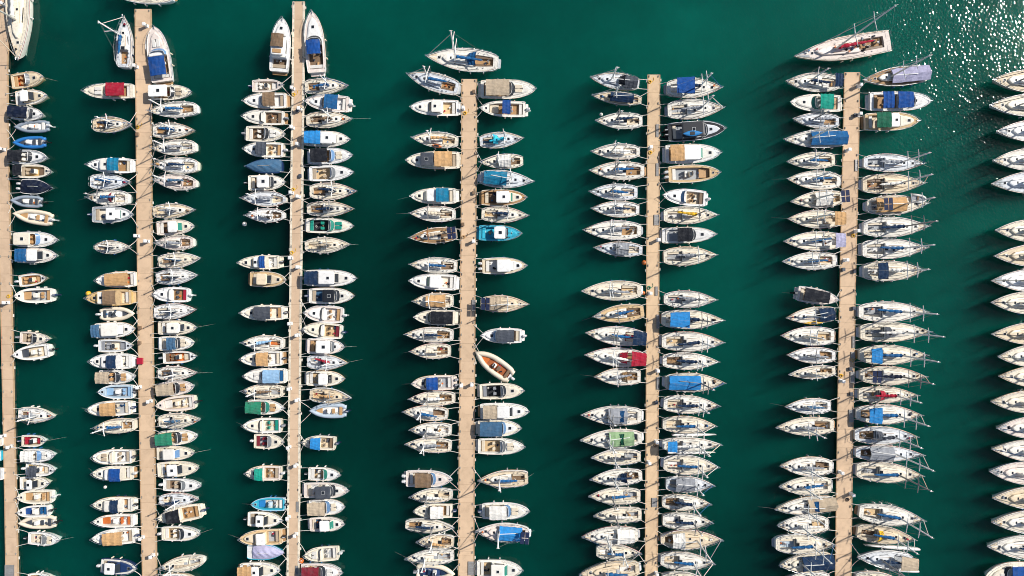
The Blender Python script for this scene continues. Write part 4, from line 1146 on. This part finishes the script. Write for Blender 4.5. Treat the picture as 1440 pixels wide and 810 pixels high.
S(502, 205, 868, 232, 113, cov='blue', ck='grey', deck='cream', furl='cream')
S(517, 440, 878, 485, 113, cov='blue', ck='tan', deck='ivory')
S(507, 555, 828, 595, 101, cov='blue', dod='yellow', deck='beige', ck='brown')
K(818, 722, 502, 698, 130, bim=('beige', .0, .3), cov='navy', deck='pale', ama=[(-.16, .52), (-.15, .84)])
S(502, 826, 752, 834, 90, cov='white', deck='cream')

# boats whose bows reach in from the right edge
for ox, oy, rows in ((1340, 80, [(215, 135, 142), (195, 280, 278), (235, 427, 423), (215, 592, 583), (205, 725, 715)]), (1340, 280, [(230, 178, 182), (220, 325, 321), (205, 465, 464), (205, 588, 592), (205, 768, 764)]),
                     (1340, 460, [(245, 168, 162), (247, 278, 281), (203, 422, 425), (235, 572, 570), (205, 690, 704)]), (1340, 610, [(195, 210, 226), (212, 360, 362), (207, 498, 498), (183, 635, 644)])):
    T(6, ox, oy)
    for i, (x, y, y2) in enumerate(rows):
        sl = (y2 - y) / (405 - x); Lq = 370 + (i * 37 % 50)
        S(x + Lq, y + sl * Lq * .7, x, y, 126, cov=['white', 'blue', 'grey', 'navy', 'white', 'blue'][(i + int(oy / 100)) % 6])
T(6, 1340, 610)
M(520, 815, 172, 805, 165, st='cruise', can=('royal', .3, .62), hull='white', deck='cream')

CNAME = dict(nightblue='dark navy', bright='bright blue', royal='royal blue', teagreen='sea green', lightgreen='pale green', darkgreen='dark green', darkred='dark red', darkgrey='dark grey', lightblue='light blue', slate='slate blue')
def cn(c): return CNAME.get(c, c)
def describe(f):
    o = f['o']
    if 'desc' in o: return o['desc']
    if f['pier'] == 6: return 'pale pointed bow of a sailing yacht' if f['kind'] == 's' else 'broad bow of a motorboat with blue canopy'
    k = f['kind']
    if k == 's':
        if 'tent' in o: return 'sailing yacht under a %s tent' % cn(o['tent'][0])
        if 'bim' in o: return 'sailing yacht with %s cockpit awning' % cn(o['bim'][0])
        if 'dod' in o: return 'sailing yacht with %s spray hood' % cn(o['dod'])
        return 'sailing yacht with %s sail cover' % cn(o.get('cov', 'white'))
    if k == 'k': return 'trimaran with folded floats and %s awning' % cn(o['bim'][0])
    if k == 'f': return 'boat under a %s cover' % cn(o['cover'][0])
    if k == 'r': return '%s inflatable boat with console' % cn(o.get('tube', 'grey'))
    h = {'cream': 'cream', 'beige': 'beige', 'tan': 'tan', 'cyan': 'turquoise'}.get(o.get('hull'), 'white')
    if 'can' in o:
        c = o['can'][0][0] if isinstance(o['can'], list) else o['can'][0]
        return '%s motorboat with %s canopy' % (h, cn(c))
    if 'top' in o: return '%s motorboat with %s roof' % (h, cn(o['top'][0]))
    st = o.get('st', 'cruise')
    if st == 'cabin': return '%s cabin motorboat' % h
    if st == 'open': return '%s open boat with centre console' % h
    return '%s motorboat with wraparound windshield' % h

rowsof = {}
for i, f in enumerate(FLEET):
    f['i'] = i
    if 'pos' in f['o']: continue
    cxp = (f['s'][0] + f['b'][0]) / 2; cyp = (f['s'][1] + f['b'][1]) / 2
    side = 'edge' if f['pier'] == 6 else ('left' if cxp < sum(pier_edges(f['pier'], cyp)) / 2 else 'right')
    rowsof.setdefault((f['pier'], side), []).append((cyp, f))
for (p, side), fs in rowsof.items():
    fs.sort(key=lambda q: q[0])
    for k, (_, f) in enumerate(fs):
        if side == 'edge': f['o']['pos'] = '%s boat down along the right edge' % ORD[k]
        elif p == 0: f['o']['pos'] = '%s boat down beside the first pier' % ORD[k]
        else: f['o']['pos'] = '%s boat down, %s side of %s pier' % (ORD[k], side, ORD[p])
        f['side'] = side

KIND = dict(s=('sailing_boat', 'sailing yacht', sailing_boat, 'sailing yachts in the marina'), m=('motorboat', 'motorboat', motor_boat, 'motorboats in the marina'),
            r=('inflatable_boat', 'inflatable boat', inflatable, 'rigid inflatable boats'), f=('covered_boat', 'boat', covered_boat, 'boats under full covers'), k=('trimaran', 'trimaran', trimaran, 'folding trimarans'))
ZB = .85
for f in FLEET:
    rng = random.Random(4000 + f['i'] * 17)
    ax, ay = world(*f['s'], ZB); bx, by = world(*f['b'], ZB)
    L = math.hypot(bx - ax, by - ay); w = f['w'] * PX * 1.02 * (CAM_H - ZB) / CAM_H
    ang = math.atan2(by - ay, bx - ax)
    nm, cat, fn, grp = KIND[f['kind']]
    root = empty(nm, ((ax + bx) / 2, (ay + by) / 2, 0), ang)
    H = fn(root, L, w, f['o'], rng)
    tag(root, describe(f) + ', ' + f['o']['pos'], cat, grp)
    f['root'] = root
    # mooring lines to the pier
    p = f['pier']
    if p < 6 and 'side' in f:
        inv = Matrix.Translation((-(ax + bx) / 2, -(ay + by) / 2, 0)); rot = Matrix.Rotation(-ang, 4, 'Z')
        near_stern = abs(f['s'][0] - sum(pier_edges(p, f['s'][1])) / 2) < abs(f['b'][0] - sum(pier_edges(p, f['b'][1])) / 2)
        e = f['s'] if near_stern else f['b']
        for s in (1, -1):
            dy = rng.uniform(5, 13) if near_stern else rng.uniform(10, 19)
            # world-side: which hull corner is higher in the photo
            up = 1 if math.cos(ang) > 0 else -1
            py = e[1] - s * up * dy
            if py < PIER[p]['rows'][0][0] + 1: py = PIER[p]['rows'][0][0] + 2
            px = pier_edges(p, py)[0 if f['side'] == 'left' else 1] + (1.6 if f['side'] == 'left' else -1.6)
            tx, ty = world(px, py, PZ)
            tgt = rot @ (inv @ Vector((tx, ty, PZ + .10)))
            t = .05 if near_stern else .94
            y = s * max(H.B(t) - .14, .06)
            line_between(root, (H.X(t), y, H.G(t) + .06 if f['kind'] != 'r' else .75), tgt, rng.uniform(.05, .3), .04)
        if rng.random() < .85: continue
        # slack line running from the outer end down into the water
        t = .95 if near_stern else .03
        out = 1 if near_stern else -1
        line_between(root, (H.X(t), 0, H.G(t) + .05 if f['kind'] != 'r' else .6), (H.X(t) + out * rng.uniform(1.2, 3.2), rng.uniform(-.6, .6), -.5), .05, .009)

# ------------------------------------------------------------------ small things on the piers and in the water
COUNT = {}
def near_word(p, px, py, what, col):
    """place phrase: n-th of its kind counted down the pier"""
    return None
PROPS = []
def prop(kind, p, ox, oy, s, *pts, **o):
    for q in pts: PROPS.append(dict(kind=kind, p=p, x=ox + q[0] / s, y=oy + q[1] / s, o=o, q=q))
for p, ox, oy, s, pts in ((0, 0, 0, 4.05, [(30, 30)]), (0, 0, 200, 4.05, [(25, 43)]), (0, 0, 400, 4.05, [(47, 103)]), (0, 0, 600, 3.857, [(24, 47), (65, 105)]),
        (1, 100, 0, 4.05, [(366, 383), (433, 150)]), (1, 100, 200, 4.05, [(378, 535), (440, 565)]), (1, 100, 400, 4.05, [(390, 583), (455, 663)]), (1, 100, 600, 3.857, [(386, 598), (447, 695)]),
        (2, 320, 0, 4.05, [(372, 508), (415, 625), (370, 730)]), (2, 320, 200, 4.05, [(405, 15), (368, 290), (407, 312), (362, 660), (407, 712)]), (2, 320, 400, 4.05, [(357, 222), (402, 288), (355, 592), (402, 655)]),
        (2, 320, 610, 4.05, [(352, 73), (395, 175), (349, 472), (392, 570)]), (3, 560, 20, 4.05, [(370, 540)]), (3, 560, 210, 4.05, [(430, 525)]), (3, 560, 400, 4.05, [(360, 573), (420, 568)]),
        (4, 810, 80, 4.05, [(420, 520)]), (4, 810, 250, 4.05, [(464, 355), (418, 658)]), (4, 810, 420, 4.05, [(460, 408)]), (4, 810, 610, 4.05, [(455, 42), (412, 160), (457, 790)]),
        (5, 1080, 0, 4.05, [(512, 492), (512, 655)]), (5, 1080, 200, 4.05, [(447, 48), (505, 507), (435, 672)]), (5, 1080, 400, 4.05, [(413, 548)]), (5, 1080, 610, 4.05, [(407, 215), (474, 340)])):
    prop('pedestal', p, ox, oy, s, *pts)
for p, ox, oy, s, pts in ((1, 100, 0, 4.05, [(379, 725)]), (2, 320, 0, 4.05, [(376, 540)]), (2, 320, 200, 4.05, [(374, 270), (366, 630)]), (3, 560, 20, 4.05, [(380, 564)]), (4, 810, 80, 4.05, [(420, 143), (422, 546)]),
        (5, 1080, 200, 4.05, [(483, 532)]), (5, 1080, 400, 4.05, [(415, 520), (481, 430)]), (0, 0, 400, 4.05, [(50, 68)])):
    prop('hose', p, ox, oy, s, *pts, c='yellow')
prop('hose', 4, 810, 250, 4.05, (415, 627), c='green')
prop('hose', 5, 1080, 610, 4.05, (451, 375), c='black')
prop('hose', 4, 810, 610, 4.05, (451, 66), c='brown')
prop('hose', 3, 560, 210, 4.05, (372, 500), c='tan')
for p, ox, oy, s, pts in ((1, 100, 0, 4.05, [(379, 767)]), (1, 100, 400, 4.05, [(396, 247), (391, 332)]), (2, 320, 0, 4.05, [(402, 632)]), (2, 320, 200, 4.05, [(416, 193)]), (3, 560, 20, 4.05, [(432, 443)]),
        (3, 560, 210, 4.05, [(431, 248), (368, 428)]), (4, 810, 420, 4.05, [(456, 590)]), (5, 1080, 200, 4.05, [(490, 735), (426, 725)]), (5, 1080, 400, 4.05, [(485, 135), (466, 480), (470, 622)]), (5, 1080, 0, 4.05, [(493, 658)])):
    prop('crate', p, ox, oy, s, *pts, c='brown' if p in (1, 3) else 'darkgrey')
prop('crate', 1, 100, 400, 4.05, (397, 435), c='red', big=1)
for p, ox, oy, s, pts in ((3, 560, 400, 4.05, [(431, 118, 20, 62)]), (3, 560, 610, 4.05, [(417, 765, 34, 78)]), (2, 320, 610, 4.05, [(396, 775, 15, 50)]), (4, 810, 80, 4.05, [(463, 420, 13, 72), (463, 642, 13, 72)]),
        (4, 810, 250, 4.05, [(459, 240, 28, 60), (458, 645, 13, 52)]), (4, 810, 420, 4.05, [(466, 130, 16, 80), (466, 482, 14, 70)]), (4, 810, 610, 4.05, [(447, 390, 30, 52)]), (5, 1080, 200, 4.05, [(502, 132, 15, 66)]),
        (5, 1080, 400, 4.05, [(486, 328, 14, 66), (482, 412, 20, 56), (480, 528, 24, 64), (472, 748, 26, 72)]), (2, 320, 610, 4.05, [(400, 415, 13, 60)]), (0, 0, 600, 3.857, [(50, 780, 52, 66)])):  # sixth-pier entries are plain grey rectangles, drawn as flat slatted panels
    prop('gangplank', p, ox, oy, s, *pts)

def pedestal(root):
    m = gel('white')
    block('cabinet', root, rounded(-.24, .24, -.24, .24, .05, 2), [(0, .0), (.06, 0), (.08, .03), (1.05, .04)], m)
    block('lid', root, rounded(-.27, .27, -.27, .27, .08, 2), [(1.05, 0), (1.13, 0), (1.2, .1)], m, True)
    MB().box(.235, .25, -.12, .12, .55, .85, .0).build('socket_panel', plastic('darkgrey'), root)
    MB().box(-.3, .3, -.3, .3, -.01, .03, .01).build('base_plate', alu(), root)
def hose(root, c):
    m = MB(); rng = random.Random(5)
    m.tube([(.30 * (1 - .006 * i) * math.cos(i * .7) + rng.uniform(-.02, .02), .30 * (1 - .006 * i) * math.sin(i * .7) + rng.uniform(-.02, .02), .03 + .0022 * i) for i in range(54)], .035, 5)
    m.build('coil', plastic(c), root)
    MB().tube([(.3, 0, .03), (.55, .12, .03), (.7, .4, .03), (.62, .75, .03)], .03, 5).build('tail', plastic(c), root)
def crate(root, c, big):
    k = 1.5 if big else .8
    m = plastic(c)
    block('body', root, rounded(-.32 * k, .32 * k, -.35 * k, .35 * k, .04, 1), [(0, .03), (.30, 0)], m)
    block('lid', root, rounded(-.34 * k, .34 * k, -.37 * k, .37 * k, .05, 2), [(.30, 0), (.35, 0), (.38, .06)], m, True)
    MB().box(-.08, .08, -.40 * k, -.36 * k, .24, .34).build('latch', steel(), root)
def gangplank(root, w, h):
    al = varied('gangplank_aluminium', (.30, .29, .28), .5, metallic=.2, scale=3, amp=.15, rnd=.1)
    n = max(4, int(h / .28)); st = h / n
    for k in range(n): MB().box(-w / 2 + .06, w / 2 - .06, -h / 2 + k * st + .012, -h / 2 + (k + 1) * st - .012, .05, .09).build('tread', al, root)
    for s in (1, -1):
        MB().box(s * (w / 2 - .03) - .03, s * (w / 2 - .03) + .03, -h / 2, h / 2, .0, .14).build('side_rail', al, root)

NAMES = dict(pedestal=('service_pedestal', 'service pedestal', 'service pedestals on the piers'), hose=('hose_coil', 'hose', 'hose coils on the piers'), crate=('dock_box', 'box', 'dock boxes on the piers'), gangplank=('gangplank', 'gangplank', 'gangplanks lying on the piers'))
byk = {}
for q in PROPS:
    key = (q['kind'], q['p'], q['o'].get('c'))
    byk.setdefault(key, []).append(q)
for (kind, p, c), qs in byk.items():
    qs.sort(key=lambda q: q['y'])
    for k, q in enumerate(qs):
        l, r = pier_edges(p, q['y']); x, y = world(q['x'], q['y'], PZ)
        # keep the thing on the deck
        half = {'pedestal': .32, 'hose': .35, 'crate': .4, 'gangplank': .1}[kind]
        if kind == 'gangplank': half = q['q'][2] / 4.05 * PX / 2
        lx, rx = world(l, q['y'], PZ)[0] + half, world(r, q['y'], PZ)[0] - half
        x = min(max(x, lx), rx)
        nm, cat, grp = NAMES[kind]
        root = empty(nm, (x, y, PZ + .022))
        if kind == 'pedestal': pedestal(root); d = 'white service pedestal with sockets'
        elif kind == 'hose': hose(root, c); d = 'coiled %s hose' % c
        elif kind == 'crate': crate(root, c, q['o'].get('big')); d = ('large ' if q['o'].get('big') else '') + '%s dock box' % cn(c)
        else: gangplank(root, q['q'][2] / 4.05 * PX, q['q'][3] / 4.05 * PX); d = 'grey slatted panel lying flat'
        where = ('%s from the top on the %s pier' % (ORD[k], ORD[p])) if len(qs) > 1 else 'on the deck of the %s pier' % ORD[p]
        tag(root, d + ', ' + where, cat, grp)

def buoy(px, py, r, c, label):
    x, y = world(px, py, .1)
    root = empty('mooring_buoy', (x, y, 0))
    MB().ball((0, 0, r * .35), r, r, r * .95, 10, 7).build('float', plastic(c), root, True)
    MB().tube([(.09 * math.cos(a * math.pi / 4), 0, r * 1.3 + .09 + .09 * math.sin(a * math.pi / 4)) for a in range(9)], .025, 4, cap=False).build('ring', steel(), root)
    tag(root, label, 'buoy', 'mooring buoys')
buoy(320 + 97 / 4.05, 200 + 466 / 4.05, .38, 'white', 'small white buoy floating left of the third pier')
buoy(810 + 388 / 4.05, 250 + 483 / 4.05, .44, 'orange', 'round orange buoy against the left edge of the fifth pier')
buoy(810 + 384 / 4.05, 250 + 657 / 4.05, .36, 'orange', 'orange buoy behind the stern beside the green hose, fifth pier')
buoy(810 + 143 / 4.05, 80 + 328 / 4.05, .3, 'white', 'small white buoy at the bow of the third yacht, fifth pier')
buoy(100 + 185 / 3.857, 600 + 328 / 3.857, .28, 'white', 'tiny white buoy in open water left of the second pier')
buoy(320 + 419 / 4.05, 610 + 722 / 4.05, .5, 'orange', 'orange buoy by the right edge of the third pier near bottom')
buoy(100 + 100 / 4.05, 400 + 52 / 4.05, .45, 'yellow', 'yellow buoy at the bow of the yellowish wooden motorboat')

def kayak(px, py, z, L, w, ang, c, label):
    x, y = world(px, py, z)
    root = empty('kayak', (x, y, z), ang)
    H = Hull(L, w, .08, .5, 2.0, .22, .1)
    T_ = [i / 14 for i in range(15)]
    P = []
    for t in T_:
        b = H.B(t) if 0 < t < 1 else .02
        P.append([(H.X(t), b * math.cos(a * math.pi / 5), .18 + .16 * math.sin(a * math.pi / 5)) for a in range(11)])
    MB().grid(P).build('shell', plastic(c), root, True)
    block('seat_well', root, rounded(-.5, .35, -w * .3, w * .3, .15, 3), [(.26, 0), (.335, 0), (.35, .03)], plastic('black'))
    tag(root, label, 'kayak')
def rootz(o, z): return z
kayak(810 + 663 / 4.05, 80 + 437 / 4.05, 2.72, 3.2, .95, math.radians(3), 'bright', 'bright blue kayak on the black roof of a grey motorboat')
kayak(1080 + 258 / 4.05, 400 + 219 / 4.05, 1.12, 3.3, .5, math.radians(2), 'yellow', 'yellow kayak on the side deck of a yacht, sixth pier')
kayak(560 + 222 / 4.05, 20 + 752 / 4.05, 1.02, 1.7, .5, math.radians(-12), 'orange', 'orange kayak on the side deck of a yacht, fourth pier')

x, y = world(1080 + 858 / 4.05, 200 + 322 / 4.05, 1.6)
root = empty('dinghy', (x, y, 1.42), math.radians(-8))
rg = random.Random(77)
R0 = .2
pts = [(-1.25, .52, .2), (-.4, .56, .2), (.5, .5, .22), (.95, .28, .26), (1.1, 0, .28), (.95, -.28, .26), (.5, -.5, .22), (-.4, -.56, .2), (-1.25, -.52, .2)]
MB().tube(pts, R0, 8).build('inflatable_tube', plastic('white'), root, True)
block('floor', root, rounded(-1.1, .85, -.45, .45, .3, 3), [(.1, 0), (.14, 0)], fabric('grey'), True)
MB().box(-.3, .0, -.5, .5, .24, .3, .01).build('thwart', fabric('brown'), root)
tag(root, 'small white dinghy on the foredeck of the tan tented yacht', 'dinghy')
